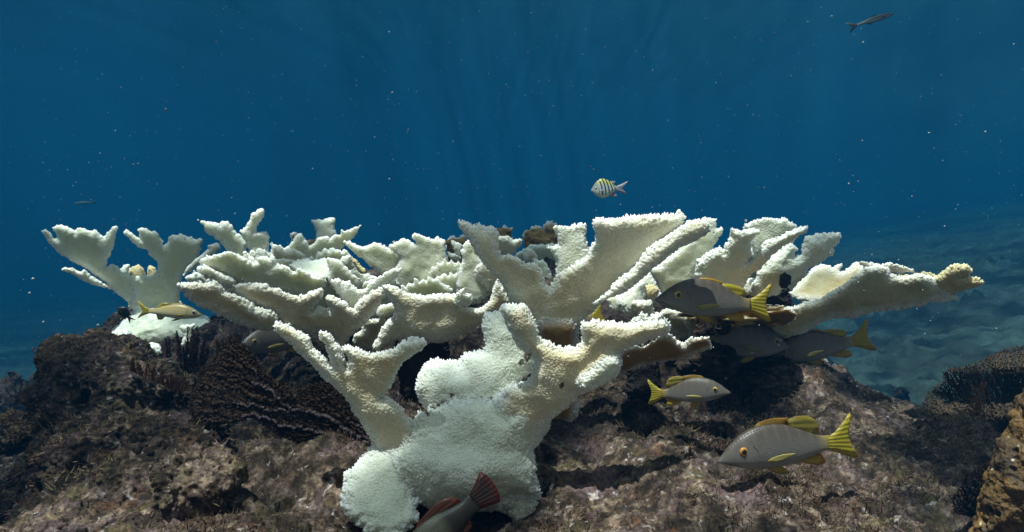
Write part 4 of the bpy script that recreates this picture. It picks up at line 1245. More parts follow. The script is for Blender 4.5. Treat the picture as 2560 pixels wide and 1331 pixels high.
def plume_bush(label, stems, Y0, mat, seed, rmin=0.0007, name='gorgonian', side=16, cat='gorgonian'):
    """upright stems with many short side twigs; stems: (base u, v, w, tip u, v, w)"""
    rg = np.random.default_rng(seed)
    root = None
    for bu, bv, bw, tu, tv, tw in stems:
        seg = []
        a, b = np.array((bu, bv, bw), float), np.array((tu, tv, tw), float)
        n = int(np.linalg.norm(b - a) / 4.5)
        mid = (a + b) / 2 + rg.normal(0, 7, 3)
        ts = np.linspace(0, 1, n + 1)
        pts = ((1 - ts) ** 2)[:, None] * a + (2 * ts * (1 - ts))[:, None] * mid + (ts ** 2)[:, None] * b
        W3 = to_world(pts, Y0)
        for i in range(n):
            r = rmin * (2.4 - 1.2 * i / n)
            seg.append(np.concatenate((W3[i], W3[i + 1], (r, r))))
            for _ in range(3):
                dr = (b - a) / np.linalg.norm(b - a)
                o = rg.normal(0, 1, 3)
                o -= dr * (o @ dr)
                o /= np.linalg.norm(o)
                L = side * (1.05 - 0.6 * i / n) * rg.uniform(0.5, 1.15)
                e1 = pts[i] + (o * 0.75 + dr * 0.5) * L * 0.55
                e2 = e1 + (o * 0.35 + dr * 0.95) * L * 0.6
                w1, w2 = to_world(np.array([e1, e2]), Y0)
                seg.append(np.concatenate((W3[i], w1, (rmin, rmin))))
                seg.append(np.concatenate((w1, w2, (rmin, rmin * 0.8))))
        if root is None:
            root = empty(name, Vector(W3[0]))
        tubes('stem', np.array(seg), mat, root)
    return tag(root, label, cat)


zz8 = lambda x, y: (x / 2.657, 830 + y / 2.657)
st = []
rg0 = random.Random(5)
for k in range(26):
    x = rg0.uniform(1060, 1390)
    tipy = (-35 if 1110 < x < 1180 or 1250 < x < 1330 else 40) + rg0.uniform(0, 90)
    a = zz8(x * 0.55 + 1230 * 0.45, 330 + rg0.uniform(0, 80))
    c2 = zz8(x, tipy)
    st.append((*a, rg0.uniform(-30, 30), *c2, rg0.uniform(-55, 55)))
plume_bush('dense dark maroon gorgonian bush on the left boulder before the far left coral', st, 1.45, M['plume'], 3, side=15)
st = []
for k in range(16):
    x = rg0.uniform(1400, 1660)
    a = zz8(x * 0.5 + 1500 * 0.5, 330)
    st.append((*a, rg0.uniform(-20, 30), *zz8(x, rg0.uniform(45, 150)), rg0.uniform(-40, 50)))
plume_bush('fine twiggy gorgonian right of the dense bush, above the big dark sea fan', st, 1.3, M['fan_dark'], 5, rmin=0.0006, side=15)
st = []
for k in range(18):
    f = k / 17
    a = zz8(870 + f * 330, 260 + f * 150)
    st.append((*a, rg0.uniform(-10, 10), *zz8(850 + f * 330 + rg0.uniform(0, 50), 165 + f * 110 + rg0.uniform(0, 60)), rg0.uniform(-30, 0)))
plume_bush('low rusty gorgonian fringe creeping over the face of the left boulder', st, 1.22, M['plume_b'], 7, side=11)
st = [(40, 1010, 0, 12, 965, 0), (40, 1010, 0, 55, 950, 4), (40, 1010, 0, 80, 985, 0), (40, 1010, 0, 5, 990, 5), (40, 1010, 0, 30, 955, 3), (40, 1010, 0, 70, 965, 3)]
plume_bush('thin wiry gorgonian in the blue haze at the left edge', st, 2.2, M['fan_dark'], 11, rmin=0.0009, side=9)

# speckled brown pillar at the lower right corner
m, t, b, out = new_mat('brown_speckled_coral')
pos = geo_pos(t)
c = ramp(t, noise(t, pos, 26, 5, 0.65, 0.5), [(0.35, (0.03, 0.015, 0.005)), (0.52, (0.11, 0.058, 0.012)), (0.68, (0.24, 0.13, 0.03))])
vv = t.nodes.new('ShaderNodeTexVoronoi')
vv.inputs['Scale'].default_value = 85
t.links.new(pos, vv.inputs['Vector'])
sp = ramp(t, vv.outputs['Distance'], [(0.10, (1, 1, 1)), (0.2, (0, 0, 0))])
sp = mixc(t, 1.0, sp, ramp(t, noise(t, pos, 30, 3), [(0.5, (0, 0, 0)), (0.6, (1, 1, 1))]), 'MULTIPLY')
c = mixc(t, sp, c, (0.6, 0.55, 0.45))
t.links.new(c, b.inputs['Base Color'])
b.inputs['Roughness'].default_value = 0.7
bump(t, b, noise(t, pos, 160, 4, 0.6), 0.5, 0.006)
M['pillar'] = m
rock('tall brown speckled coral pillar leaning in at the lower right corner', 0.78, [
    Blade('a', z9((1100, 200), (985, 300), (940, 420), (870, 600), (820, 700), (745, 880), (690, 1060), (645, 1200), (605, 1400), (1200, 1500), (1200, 300)), T=90, R=110, gx=-0.3, jag=4, js=30)], vox=5, s=0.22, off=51, mat='pillar', name='brown_pillar_coral', cat='coral')

# ------------------------------------------------------------------ fish
def fish_mat(kind):
    m, t, b, out = new_mat('fish_skin_' + kind)
    v = t.nodes.new('ShaderNodeSeparateXYZ')
    t.links.new(attr(t, 'tz', True), v.inputs[0])
    T, Zc = v.outputs[0], v.outputs[2]          # along the body 0..1, height -1..1 within the outline
    av = attr(t, 'tz', True)
    hgt = mth(t, 'MULTIPLY_ADD', Zc, 0.5)
    hgt.node.inputs[2].default_value = 0.5
    comb = t.nodes.new('ShaderNodeVectorMath')
    comb.operation = 'MULTIPLY'
    t.links.new(attr(t, 'tz', True), comb.inputs[0])
    b.inputs['Roughness'].default_value = 0.38
    b.inputs['Specular IOR Level'].default_value = 0.4
    if kind == 'snapper':
        c = ramp(t, hgt, [(0.05, (0.30, 0.29, 0.27)), (0.35, (0.18, 0.168, 0.158)), (0.7, (0.115, 0.10, 0.09)), (1.0, (0.06, 0.045, 0.035))])
        bars = t.nodes.new('ShaderNodeMath')
        bars.operation = 'SINE'
        t.links.new(mth(t, 'MULTIPLY', T, 62.0), bars.inputs[0])
        bb = mth(t, 'MULTIPLY', bars.outputs[0], ramp(t, hgt, [(0.5, (0, 0, 0)), (0.75, (0.10, 0.10, 0.10))]), True)
        c = mixc(t, bb, c, (0.26, 0.235, 0.22))
        hd = ramp(t, T, [(0.0, (1, 1, 1)), (0.3, (0, 0, 0))])
        c = mixc(t, mth(t, 'MULTIPLY', hd, 0.45), c, (0.10, 0.088, 0.078))
        tl = ramp(t, T, [(0.88, (0, 0, 0)), (1.0, (1, 1, 1))])
        c = mixc(t, mth(t, 'MULTIPLY', tl, 0.7), c, (0.38, 0.28, 0.08))
    elif kind == 'sergeant':
        c = ramp(t, hgt, [(0.05, (0.62, 0.68, 0.62)), (0.6, (0.40, 0.46, 0.50)), (0.8, (0.42, 0.44, 0.16)), (1.0, (0.45, 0.42, 0.05))])
        hd = ramp(t, T, [(0.22, (1, 1, 1)), (0.32, (0, 0, 0))])
        c = mixc(t, mth(t, 'MULTIPLY', hd, 0.75), c, ramp(t, hgt, [(0.1, (0.62, 0.68, 0.62)), (0.6, (0.22, 0.25, 0.30)), (1, (0.12, 0.13, 0.17))]))
        cur = mth(t, 'SUBTRACT', T, mth(t, 'MULTIPLY', mth(t, 'MULTIPLY', Zc, Zc), -0.045))
        cur = mth(t, 'ADD', cur, mth(t, 'MULTIPLY', Zc, 0.05))
        bars = mth(t, 'SINE', mth(t, 'MULTIPLY_ADD', cur, 46.5))
        bars.node.inputs[0].links[0].from_node.inputs[2].default_value = -17.6
        f = ramp(t, mth(t, 'MULTIPLY_ADD', bars, 0.5), [(0.66, (0, 0, 0)), (0.74, (1, 1, 1))])
        f.node.inputs[0].links[0].from_node.inputs[2].default_value = 0.5
        win = ramp(t, T, [(0.28, (0, 0, 0)), (0.31, (1, 1, 1)), (0.97, (1, 1, 1)), (1.0, (0, 0, 0))])
        wv2 = ramp(t, hgt, [(0.10, (0, 0, 0)), (0.2, (1, 1, 1))])
        f = mixc(t, 1.0, mixc(t, 1.0, f, win, 'MULTIPLY'), wv2, 'MULTIPLY')
        c = mixc(t, f, c, (0.012, 0.016, 0.022))
    elif kind == 'striped':
        c = ramp(t, hgt, [(0.0, (0.70, 0.70, 0.62)), (0.3, (0.55, 0.55, 0.42)), (0.7, (0.34, 0.33, 0.25)), (1.0, (0.24, 0.20, 0.11))])
        st = mth(t, 'SINE', mth(t, 'MULTIPLY', hgt, 38.0))
        f = ramp(t, mth(t, 'MULTIPLY_ADD', st, 0.5), [(0.5, (0, 0, 0)), (0.7, (1, 1, 1))])
        f.node.inputs[0].links[0].from_node.inputs[2].default_value = 0.5
        f = mixc(t, 1.0, f, ramp(t, hgt, [(0.12, (0, 0, 0)), (0.22, (1, 1, 1))]), 'MULTIPLY')
        c = mixc(t, mth(t, 'MULTIPLY', f, 0.9), c, (0.55, 0.34, 0.03))
    elif kind == 'parrot':
        c = ramp(t, hgt, [(0.0, (0.045, 0.023, 0.013)), (0.4, (0.090, 0.081, 0.068)), (0.7, (0.117, 0.113, 0.090)), (1.0, (0.135, 0.135, 0.108))])  # parrotfish skin darkened throughout to stand for the shade it swims in
        f = ramp(t, noise(t, av, 7, 3, 0.6), [(0.45, (0, 0, 0)), (0.6, (1, 1, 1))])
        c = mixc(t, mth(t, 'MULTIPLY', f, 0.6), c, (0.090, 0.077, 0.018))
        tl = ramp(t, T, [(0.58, (0, 0, 0)), (0.68, (1, 1, 1))])
        c = mixc(t, tl, c, (0.020, 0.016, 0.011))
        hd = ramp(t, T, [(0.22, (1, 1, 1)), (0.34, (0, 0, 0))])
        c = mixc(t, hd, c, (0.126, 0.099, 0.013))
    elif kind == 'dark':
        c = ramp(t, hgt, [(0.0, (0.02, 0.018, 0.018)), (1.0, (0.012, 0.012, 0.014))])
    else:
        c = ramp(t, hgt, [(0.0, (0.30, 0.33, 0.34)), (0.45, (0.20, 0.22, 0.22)), (0.55, (0.06, 0.07, 0.08)), (1.0, (0.08, 0.09, 0.10))])
    # scales
    sc = t.nodes.new('ShaderNodeMapping')
    sc.inputs['Scale'].default_value = (40, 1, 15)
    t.links.new(attr(t, 'tz', True), sc.inputs[0])
    vo = t.nodes.new('ShaderNodeTexVoronoi')
    vo.inputs['Scale'].default_value = 1.0
    vo.inputs['Randomness'].default_value = 0.25
    t.links.new(sc.outputs[0], vo.inputs['Vector'])
    if kind in ('snapper', 'parrot'):
        body = ramp(t, T, [(0.27, (0, 0, 0)), (0.33, (1, 1, 1))])
        sd = ramp(t, vo.outputs['Distance'], [(0.2, (1.25, 1.25, 1.25)), (0.62, (0.45, 0.45, 0.45))])
        c = mixc(t, mth(t, 'MULTIPLY', body, 0.42), c, mixc(t, 1.0, c, sd, 'MULTIPLY'))
        bump(t, b, vo.outputs['Distance'], 0.25, 0.002)
    c = mixc(t, 0.25, c, ramp(t, noise(t, av, 22, 4, 0.65), [(0.3, (0.6, 0.6, 0.6)), (0.7, (1.25, 1.25, 1.25))]), 'MULTIPLY')
    t.links.new(c, b.inputs['Base Color'])
    return m


def fin_mat(name, base, edge, clear=0.08):
    m, t, b, out = new_mat('fin_' + name)
    v = t.nodes.new('ShaderNodeSeparateXYZ')
    t.links.new(attr(t, 'tz', True), v.inputs[0])
    s = mth(t, 'SINE', mth(t, 'MULTIPLY', v.outputs[1], 1.0))
    f = mth(t, 'MULTIPLY_ADD', s, 0.5)
    f.node.inputs[2].default_value = 0.5
    c = mixc(t, f, base, tuple(x * 0.78 for x in base))
    c = mixc(t, v.outputs[0], c, edge)
    t.links.new(c, b.inputs['Base Color'])
    b.inputs['Roughness'].default_value = 0.5
    b.inputs['Subsurface Weight'].default_value = 0.3
    b.inputs['Subsurface Scale'].default_value = 0.003
    bump(t, b, f, 0.4, 0.001)
    tb = t.nodes.new('ShaderNodeBsdfTransparent')
    mx = t.nodes.new('ShaderNodeMixShader')
    mx.inputs[0].default_value = clear
    t.links.new(b.outputs[0], mx.inputs[1])
    t.links.new(tb.outputs[0], mx.inputs[2])
    t.links.new(mx.outputs[0], out.inputs[0])
    return m


M['eye_black'] = plain('fish_pupil', (0.006, 0.006, 0.008), 0.12, 0.6)
M['eye_gold'] = plain('fish_iris_gold', (0.42, 0.30, 0.05), 0.3, 0.5, 0.3, 300)
M['eye_orange'] = plain('fish_iris_orange', (0.50, 0.22, 0.03), 0.3, 0.5, 0.3, 300)
M['eye_white'] = plain('fish_iris_silver', (0.55, 0.55, 0.50), 0.3, 0.5, 0.2, 300)
M['mouth'] = plain('fish_mouth_line', (0.05, 0.035, 0.03), 0.7)
for k_ in ('snapper', 'sergeant', 'striped', 'parrot', 'dark', 'silver'):
    M['skin_' + k_] = fish_mat(k_)
M['fin_yellow'] = fin_mat('yellow', (0.34, 0.28, 0.015), (0.36, 0.27, 0.02))
M['fin_olive'] = fin_mat('olive_yellow', (0.19, 0.16, 0.02), (0.22, 0.18, 0.02), 0.15)
M['fin_rust'] = fin_mat('rusty_yellow', (0.22, 0.13, 0.015), (0.24, 0.13, 0.015), 0.1)
M['fin_pect'] = fin_mat('pale_yellow', (0.30, 0.26, 0.07), (0.30, 0.27, 0.12))
M['fin_orange'] = fin_mat('orange', (0.33, 0.22, 0.012), (0.34, 0.19, 0.012))
M['fin_red'] = fin_mat('red', (0.10, 0.028, 0.012), (0.09, 0.012, 0.006))
M['fin_reddark'] = fin_mat('dark_red', (0.02, 0.008, 0.006), (0.18, 0.012, 0.006))
M['fin_clear'] = fin_mat('pale', (0.26, 0.26, 0.30), (0.30, 0.30, 0.34))
M['fin_black'] = fin_mat('black', (0.02, 0.02, 0.022), (0.02, 0.02, 0.022))

SNAP = dict(prof=[(0, .0, -.012), (.03, .028, -.03), (.1, .088, -.055), (.2, .168, -.092), (.3, .215, -.122), (.4, .236, -.138), (.5, .236, -.142), (.6, .222, -.138), (.7, .185, -.125), (.8, .132, -.098),
                  (.88, .088, -.072), (.95, .064, -.060), (1.0, .066, -.064)], wid=0.085,
            fins=[('dorsal_fin', 'fin_rust', [(.34, .215), (.40, .262), (.48, .275), (.56, .278), (.64, .266), (.68, .262), (.68, .18), (.5, .22)], 26),
                  ('dorsal_fin', 'fin_olive', [(.66, .255), (.74, .268), (.84, .258), (.91, .212), (.935, .15), (.93, .10), (.88, .075), (.80, .115), (.66, .18)], 26),
                  ('anal_fin', 'fin_orange', [(.70, -.115), (.80, -.09), (.87, -.066), (.93, -.10), (.955, -.165), (.90, -.185), (.82, -.165), (.76, -.145)], 22),
                  ('pelvic_fin', 'fin_orange', [(.42, -.125), (.50, -.13), (.56, -.135), (.61, -.195), (.56, -.205), (.48, -.18)], 20),
                  ('tail_fin', 'fin_yellow', [(.975, .058), (1.04, .085), (1.11, .14), (1.20, .235), (1.215, .20), (1.175, .09), (1.165, .02), (1.18, -.05), (1.235, -.15), (1.20, -.165), (1.11, -.125), (1.04, -.085), (.975, -.058)], 40)],
            pect=[(.40, -.05), (.44, -.025), (.54, -.005), (.65, -.01), (.62, -.03), (.54, -.055), (.45, -.068)], pectmat='fin_pect',
            eye=(.215, .060, .037), mouth=[(.012, -.012), (.09, -.03), (.17, -.062)], gill=[(.30, .10), (.335, .04), (.34, -.02), (.31, -.08)])
SERG = dict(prof=[(0, 0, -.02), (.05, .075, -.08), (.1, .15, -.13), (.2, .285, -.225), (.3, .38, -.305), (.42, .43, -.34), (.55, .415, -.335), (.7, .345, -.27), (.82, .26, -.165), (.9, .15, -.09), (1.0, .095, -.085)], wid=0.13,
            fins=[('dorsal_fin', 'fin_clear', [(.74, .30), (.86, .31), (.98, .29), (.96, .2), (.9, .12), (.82, .2)], 16),
                  ('anal_fin', 'fin_clear', [(.68, -.25), (.80, -.31), (.98, -.31), (1.02, -.27), (.92, -.11), (.84, -.12)], 16),
                  ('tail_fin', 'fin_clear', [(.98, .085), (1.2, .16), (1.50, .28), (1.30, .13), (1.15, .02), (1.25, -.1), (1.44, -.27), (1.2, -.17), (.98, -.08)], 24)],
            pect=[(.34, -.06), (.42, -.01), (.52, -.04), (.48, -.1), (.40, -.12)], pectmat='fin_clear', eye=(.19, .06, .045), mouth=[(.0, -.01), (.05, -.035)], gill=[(.29, .12), (.31, .0), (.28, -.14)])
GRUNT = dict(prof=[(0, 0, -.015), (.05, .04, -.045), (.15, .105, -.085), (.28, .155, -.105), (.42, .175, -.112), (.55, .165, -.105), (.7, .125, -.085), (.85, .07, -.055), (.94, .045, -.042), (1.0, .045, -.045)], wid=0.08,
             fins=[('dorsal_fin', 'fin_yellow', [(.60, .14), (.68, .185), (.76, .17), (.86, .09), (.80, .08)], 20), ('dorsal_fin', 'fin_yellow', [(.32, .155), (.42, .195), (.56, .185), (.62, .135), (.42, .165)], 20),
                   ('anal_fin', 'fin_orange', [(.68, -.08), (.74, -.15), (.82, -.155), (.86, -.05), (.78, -.06)], 16), ('pelvic_fin', 'fin_yellow', [(.36, -.1), (.47, -.1), (.56, -.16), (.48, -.15)], 14),
                   ('tail_fin', 'fin_yellow', [(.975, .04), (1.06, .075), (1.22, .20), (1.18, .08), (1.12, .0), (1.16, -.07), (1.22, -.165), (1.08, -.08), (.975, -.04)], 30)],
             pect=[(.30, -.035), (.36, -.01), (.46, -.03), (.40, -.06)], pectmat='fin_yellow', eye=(.135, .035, .045), mouth=[(.0, -.008), (.07, -.03)], gill=[(.25, .07), (.27, .0), (.25, -.06)])
SLIM = dict(prof=[(0, 0, -.01), (.06, .035, -.035), (.2, .07, -.06), (.4, .085, -.075), (.6, .075, -.06), (.8, .045, -.035), (1.0, .022, -.022)], wid=0.06,
            fins=[('dorsal_fin', 'fin_black', [(.4, .075), (.5, .12), (.62, .085), (.55, .07)], 14), ('anal_fin', 'fin_black', [(.6, -.055), (.66, -.10), (.76, -.05)], 12),
                  ('tail_fin', 'fin_black', [(.98, .02), (1.08, .06), (1.28, .15), (1.14, .0), (1.25, -.16), (1.07, -.06), (.98, -.02)], 20)],
            pect=[(.26, -.02), (.33, .0), (.42, -.025), (.33, -.04)], pectmat='fin_black', eye=(.09, .015, .022), mouth=[(0, -.006), (.05, -.018)], gill=[(.2, .04), (.22, 0), (.2, -.04)])
PARROT = dict(prof=[(0, .02, -.04), (.03, .08, -.08), (.1, .13, -.12), (.2, .175, -.155), (.35, .205, -.185), (.5, .2, -.185), (.65, .17, -.16), (.8, .12, -.115), (.9, .095, -.09), (1.0, .10, -.095)], wid=0.10,
              fins=[('dorsal_fin', 'fin_red', [(.32, .19), (.42, .235), (.55, .255), (.68, .26), (.80, .235), (.87, .175), (.90, .10), (.75, .13), (.55, .18)], 40),
                    ('anal_fin', 'fin_red', [(.62, -.15), (.7, -.2), (.82, -.18), (.86, -.09), (.75, -.12)], 22), ('pelvic_fin', 'fin_orange', [(.36, -.17), (.45, -.175), (.5, -.25), (.42, -.23)], 14),
                    ('tail_fin', 'fin_reddark', [(.97, .085), (1.08, .13), (1.24, .215), (1.27, .12), (1.275, .0), (1.25, -.12), (1.2, -.18), (1.08, -.13), (.97, -.08)], 36)],
              pect=[(.30, .0), (.34, .05), (.46, .10), (.50, .04), (.46, -.02), (.36, -.04)], pectmat='fin_yellow', eye=(.13, .06, .022), mouth=[(.0, -.01), (.05, -.02)], gill=[(.25, .1), (.28, 0), (.25, -.12)])
DAMSEL = dict(SERG)
DAMSEL['fins'] = [(a, 'fin_black', c, d) for a, b_, c, d in SERG['fins']]
DAMSEL['pectmat'] = 'fin_black'


def tri_fan_poly(poly, y0, th, L, rays, bend=0.0):
    """a thin two-sided fin from an outline in body lengths"""
    P = round_poly(poly)
    n = len(P)
    c = P.mean(0)
    root = np.array(poly[0])
    rings = [P, c + (P - c) * 0.6, c + (P - c) * 0.22]
    V, A = [], []
    for sgn in (1, -1):
        for r, k in zip(rings, (0.15, 0.8, 1.0)):
            for q in r:
                off = bend * ((q[0] - P[:, 0].min()) ** 2)
                V.append((q[0] * L, (y0 + off + sgn * th * k) * L, q[1] * L))
                d = q - root
                A.append((min(1, np.linalg.norm(d) * 2.2) * (1 - k) * 0.6, math.atan2(d[1], d[0] + 0.35) * rays * 2.2, 0))
    F = []
    for s in (0, 1):
        o = s * 3 * n
        for ring in (0, 1):
            for i in range(n):
                j = (i + 1) % n
                q = [o + ring * n + i, o + ring * n + j, o + (ring + 1) * n + j, o + (ring + 1) * n + i]
                F.append(q if s == 0 else q[::-1])
        cap = [o + 2 * n + i for i in range(n)]
        F.append(cap if s == 0 else cap[::-1])
    for i in range(n):
        j = (i + 1) % n
        F.append([i, 3 * n + i, 3 * n + j, j])
    return V, F, A


def py_mesh(name, V, F, A=None):
    me = bpy.data.meshes.new(name)
    me.from_pydata([tuple(v) for v in V], [], F)
    me.polygons.foreach_set('use_smooth', np.ones(len(F), bool))
    if A is not None:
        add_attr(me, 'tz', np.array(A, np.float32), 'FLOAT_VECTOR')
    me.update()
    return me


FOLD = dict(SNAP)
FOLD['fins'] = [f for f in SNAP['fins']]
FOLD['fins'][0] = ('dorsal_fin', 'fin_orange', [(.40, .215), (.46, .244), (.54, .25), (.64, .232), (.70, .205), (.68, .16), (.5, .2)], 26)
FOLD['fins'][1] = ('dorsal_fin', 'fin_yellow', [(.68, .20), (.76, .205), (.86, .185), (.935, .155), (.95, .11), (.93, .08), (.88, .07), (.80, .11), (.68, .17)], 26)


def make_fish(name, label, cat, spec, skin, snout, tail, Y, yaw=0.0, eye='eye_gold', group=None, bend=0.0, detail=True, w2=None):
    """snout and tail root given as photograph pixels at depth Y"""
    a, bq = px(*snout, Y), px(*tail, Y)
    d = bq - a
    L = float(np.hypot(d[0], d[2])) / math.cos(yaw)
    pr = np.array(spec['prof'])
    ts = np.concatenate((np.linspace(0, 0.12, 10)[:-1], np.linspace(0.12, 1, 34)))
    top, bot = np.interp(ts, pr[:, 0], pr[:, 1]), np.interp(ts, pr[:, 0], pr[:, 2])
    for arr in (top, bot):
        arr[2:-2] = (arr[:-4] + arr[1:-3] * 2 + arr[2:-2] * 3 + arr[3:-1] * 2 + arr[4:]) / 9
    wid = spec['wid'] * np.minimum(1, (ts / 0.30 + 0.03)) ** 0.62 * np.where(ts > 0.4, 1 - 0.80 * ((ts - 0.4) / 0.6) ** 1.5, 1)
    ns = 28
    V, A = [], []
    wob = lambda t_: bend * max(0, t_ - 0.35) ** 2
    for t_, tp, bt, w in zip(ts, top, bot, wid):
        mz, hz = (tp + bt) / 2, (tp - bt) / 2
        for k in range(ns):
            an = 2 * math.pi * k / ns
            cz, sy = math.sin(an), math.cos(an)
            yy = math.copysign(abs(sy) ** 0.85, sy) * (1 - 0.12 * cz)
            V.append((t_ * L, (w * yy + wob(t_)) * L, (mz + hz * cz) * L))
            A.append((t_, 0.1 * yy, cz))
    F = []
    nr = len(ts)
    for i in range(nr - 1):
        for k in range(ns):
            k2 = (k + 1) % ns
            F.append((i * ns + k, i * ns + k2, (i + 1) * ns + k2, (i + 1) * ns + k))
    F.append(tuple(range(ns - 1, -1, -1)))
    F.append(tuple((nr - 1) * ns + k for k in range(ns)))
    right = d[0] < 0                       # snout on the right of the tail
    root = empty(name, Vector((a + bq) / 2))
    sl = math.atan2(d[2], abs(d[0]))
    # local x runs snout -> tail
    R = Matrix.Rotation(-sl if not right else sl, 4, 'Y') @ Matrix.Rotation((math.pi if right else 0) + yaw, 4, 'Z')
    root.rotation_euler = R.to_euler()
    tag(root, label, cat, group)
    sh = np.array((L * 0.5, 0, 0))
    mk = lambda nm, V_, F_, A_, mat, par=root: link(nm, py_mesh(nm, np.array(V_) - sh, F_, A_), M[mat], par)
    mk('body', V, F, A, 'skin_' + skin)
    for nm, mat, poly, rays in spec['fins']:
        if nm == 'pelvic_fin':
            for s in (1, -1):
                V_, F_, A_ = tri_fan_poly(poly, s * 0.03, 0.004, L, rays)
                mk(nm, V_, F_, A_, mat)
            continue
        V_, F_, A_ = tri_fan_poly(poly, wob(np.mean([p[0] for p in poly])), 0.0028, L, rays, bend * 0.8 if nm == 'tail_fin' else 0)
        mk(nm, V_, F_, A_, mat)
    for s in (1, -1):
        V_, F_, A_ = tri_fan_poly(spec['pect'], 0, 0.003, L, 16)
        x0 = min(p[0] for p in spec['pect'])
        V_ = [(x, s * (y + (spec['wid'] * 1.0 + 0.16 * (x / L - x0)) * L), z) for x, y, z in V_]
        mk('pectoral_fin', V_, F_, A_, spec['pectmat'])
    et, ez, er = spec['eye']
    we = float(np.interp(et, ts, wid))
    mz = float(np.interp(et, ts, (top + bot) / 2))
    hz = float(np.interp(et, ts, (top - bot) / 2))
    we *= max(0.2, 1 - ((ez - mz) / hz) ** 2) ** 0.5
    for s in (1, -1):
        def dome(r, h, yoff, n=18, m_=6):
            V_, F_ = [], []
            for i in range(m_ + 1):
                ph = i / m_ * math.pi / 2
                for k in range(n):
                    an = 2 * math.pi * k / n
                    V_.append(((et + r * math.cos(ph) * math.cos(an)) * L, s * (we + yoff + h * math.sin(ph)) * L, (ez + r * math.cos(ph) * math.sin(an)) * L))
            for i in range(m_):
                for k in range(n):
                    k2 = (k + 1) % n
                    q = (i * n + k, i * n + k2, (i + 1) * n + k2, (i + 1) * n + k)
                    F_.append(q if s < 0 else q[::-1])
            return V_, F_
        V_, F_ = dome(er, er * 0.42, -er * 0.12)
        e = mk('eye', V_, F_, None, eye)
        V_, F_ = dome(er * 0.64, er * 0.36, er * 0.07)
        mk('pupil', V_, F_, None, 'eye_black', e)
    if detail:
        def skin_line(pts, r):
            seg = []
            for s in (1, -1):
                q = []
                for i in range(9):
                    f = i / 8 * (len(pts) - 1)
                    j = min(int(f), len(pts) - 2)
                    p = np.array(pts[j]) * (1 - f + j) + np.array(pts[j + 1]) * (f - j)
                    wz = float(np.interp(p[0], ts, wid))
                    mz_, hz_ = float(np.interp(p[0], ts, (top + bot) / 2)), float(np.interp(p[0], ts, (top - bot) / 2))
                    k_ = max(0.05, 1 - ((p[1] - mz_) / hz_) ** 2) ** 0.42
                    q.append(np.array((p[0], s * wz * k_, p[1])) * L - sh)
                for i in range(8):
                    seg.append(np.concatenate((q[i], q[i + 1], (r * L, r * L))))
            return np.array(seg)
        for nm, pts, r in (('mouth', spec['mouth'], 0.0048), ('gill_cover', spec['gill'], 0.0022)):
            sg = skin_line(pts, r)
            o = tubes(nm, sg, M['mouth'])
            o.data.transform(Matrix.Translation(o.location))
            o.location = (0, 0, 0)
            o.parent = root
    return root


GS = 'grey snappers with yellow fins'
make_fish('snapper_fish', 'uppermost grey snapper facing left in front of the right-hand corals', 'fish', FOLD, 'snapper', (1634, 748), (1880, 764), 1.12, 0.10, 'eye_gold', GS)
make_fish('snapper_fish', 'small grey snapper facing right over dark rock, with bright yellow forked tail', 'fish', SNAP, 'snapper', (1818, 976), (1662, 990), 1.05, -0.32, 'eye_gold', GS)
make_fish('snapper_fish', 'large grey-brown snapper facing left close to the camera at lower right, orange eye', 'fish', SNAP, 'snapper', (1788, 1148), (2074, 1108), 0.86, 0.12, 'eye_orange', GS, bend=-0.12)
make_fish('snapper_fish', 'shadowed snapper facing right under the flat plate, its snout over another fish', 'fish', FOLD, 'snapper', (1985, 872), (1760, 850), 1.48, 0.25, 'eye_gold', GS)
make_fish('snapper_fish', 'shadowed snapper facing left behind another, its yellow tail over the blue slope', 'fish', FOLD, 'snapper', (1930, 900), (2118, 850), 1.58, -0.3, 'eye_gold', GS)
make_fish('snapper_fish', 'mostly hidden snapper with only its yellow tail showing under the V-shaped coral', 'fish', FOLD, 'snapper', (1340, 835), (1482, 796), 1.36, 0.1, 'eye_gold', GS)
make_fish('snapper_fish', 'dim snapper turned towards the camera under the left tier, above the dark sea fan', 'fish', FOLD, 'snapper', (622, 860), (730, 858), 1.5, 0.9, 'eye_gold', GS)
make_fish('snapper_fish', 'barely visible grey snapper in the black gap right of the white trunk', 'fish', FOLD, 'snapper', (1462, 1026), (1330, 1010), 1.32, 0.1, 'eye_gold', GS)
make_fish('striped_fish', 'slender yellow striped fish facing right in front of the far left coral trunk', 'fish', GRUNT, 'striped', (503, 787), (374, 778), 1.7, 0.05, 'eye_white')
make_fish('sergeant_fish', 'small silvery fish with black vertical bars swimming in open blue water', 'fish', SERG, 'sergeant', (1477, 476), (1541, 472), 1.7, 0.05, 'eye_white')
make_fish('slender_fish', 'slim dark silvery fish in hazy blue water at the upper right', 'fish', SLIM, 'silver', (2235, 34), (2142, 63), 2.6, 0.0, 'eye_white', detail=False)
make_fish('slender_fish', 'faint slim fish far off in the blue water at left', 'fish', SLIM, 'silver', (185, 509), (230, 506), 9.0, 0.0, 'eye_white', detail=False)
make_fish('parrotfish', 'mottled fish with red tail and red back fin diving at the foot of the trunk', 'fish', PARROT, 'parrot', (1004, 1410), (1186, 1266), 0.80, 0.25, 'eye_gold')
make_fish('damselfish', 'tiny black fish beside the far left coral trunk, behind the striped fish', 'fish', DAMSEL, 'dark', (298, 768), (318, 794), 1.9, 0.3, 'eye_black', detail=False)

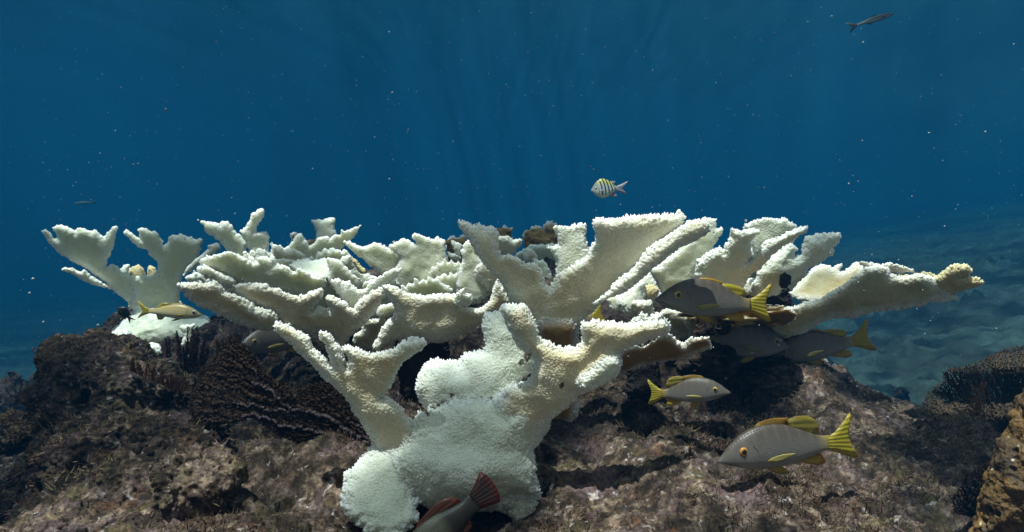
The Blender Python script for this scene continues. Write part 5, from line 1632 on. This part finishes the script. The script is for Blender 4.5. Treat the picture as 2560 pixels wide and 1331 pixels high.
# ------------------------------------------------------------------ drifting specks
rg1 = np.random.default_rng(12)
n = 4200
Yd = 0.35 + 3.6 * rg1.random(n) ** 1.2
ud = rg1.uniform(-60, 2620, n)
vd = rg1.uniform(-40, 900, n) ** 1.0
P = np.stack(((ud - 1280) * PXK * Yd, Yd, -(vd - 665.5) * PXK * Yd), 1)
r = 0.00024 * np.exp(rg1.normal(0, 0.55, n)) * (0.5 + Yd * 0.5)
big = rg1.random(n) < 0.03
r = np.minimum(np.where(big, r * 2.2, r), 0.0011)
ico = np.array([(0, 0, 1), (1, 0, 0), (0, 1, 0), (-1, 0, 0), (0, -1, 0), (0, 0, -1)], float)
fi = np.array([(0, 1, 2), (0, 2, 3), (0, 3, 4), (0, 4, 1), (5, 2, 1), (5, 3, 2), (5, 4, 3), (5, 1, 4)])
st_ = 1 + rg1.random((n, 1, 3)) * np.array((1.0, 1.0, 0.8))
Vs = (P[:, None] + ico[None] * r[:, None, None] * st_).reshape(-1, 3)
Fs = (fi[None] + (np.arange(n) * 6)[:, None, None]).reshape(-1, 3)
M['snow'] = plain('marine_snow', (0.30, 0.36, 0.40), 0.9, 0.1, trans=0.3)
tag(link('marine_snow', mesh_from('marine_snow', Vs, Fs), M['snow']), kind='stuff')

# ------------------------------------------------------------------ sea water between the surface and the bottom
hm = bpy.data.materials.new('sea_water_haze')
hm.use_nodes = True
t = hm.node_tree
t.nodes.clear()
pv = t.nodes.new('ShaderNodeVolumePrincipled')
pv.inputs['Color'].default_value = (0.006, 0.076, 0.182, 1)
pv.inputs['Absorption Color'].default_value = (0.0, 0.15, 0.2, 1)
pv.inputs['Density'].default_value = 0.10
pv.inputs['Anisotropy'].default_value = 0.0
om = t.nodes.new('ShaderNodeOutputMaterial')
t.links.new(pv.outputs[0], om.inputs['Volume'])
lo, hi = (-75, -0.6, -4.5), (75, 62, 4.85)
Vb = [(x, y, z) for x in (lo[0], hi[0]) for y in (lo[1], hi[1]) for z in (lo[2], hi[2])]
Fb = [(0, 1, 3, 2), (4, 6, 7, 5), (0, 4, 5, 1), (2, 3, 7, 6), (0, 2, 6, 4), (1, 5, 7, 3)]
hz = py_mesh('haze', Vb, Fb)
tag(link('haze', hz, hm), kind='stuff')
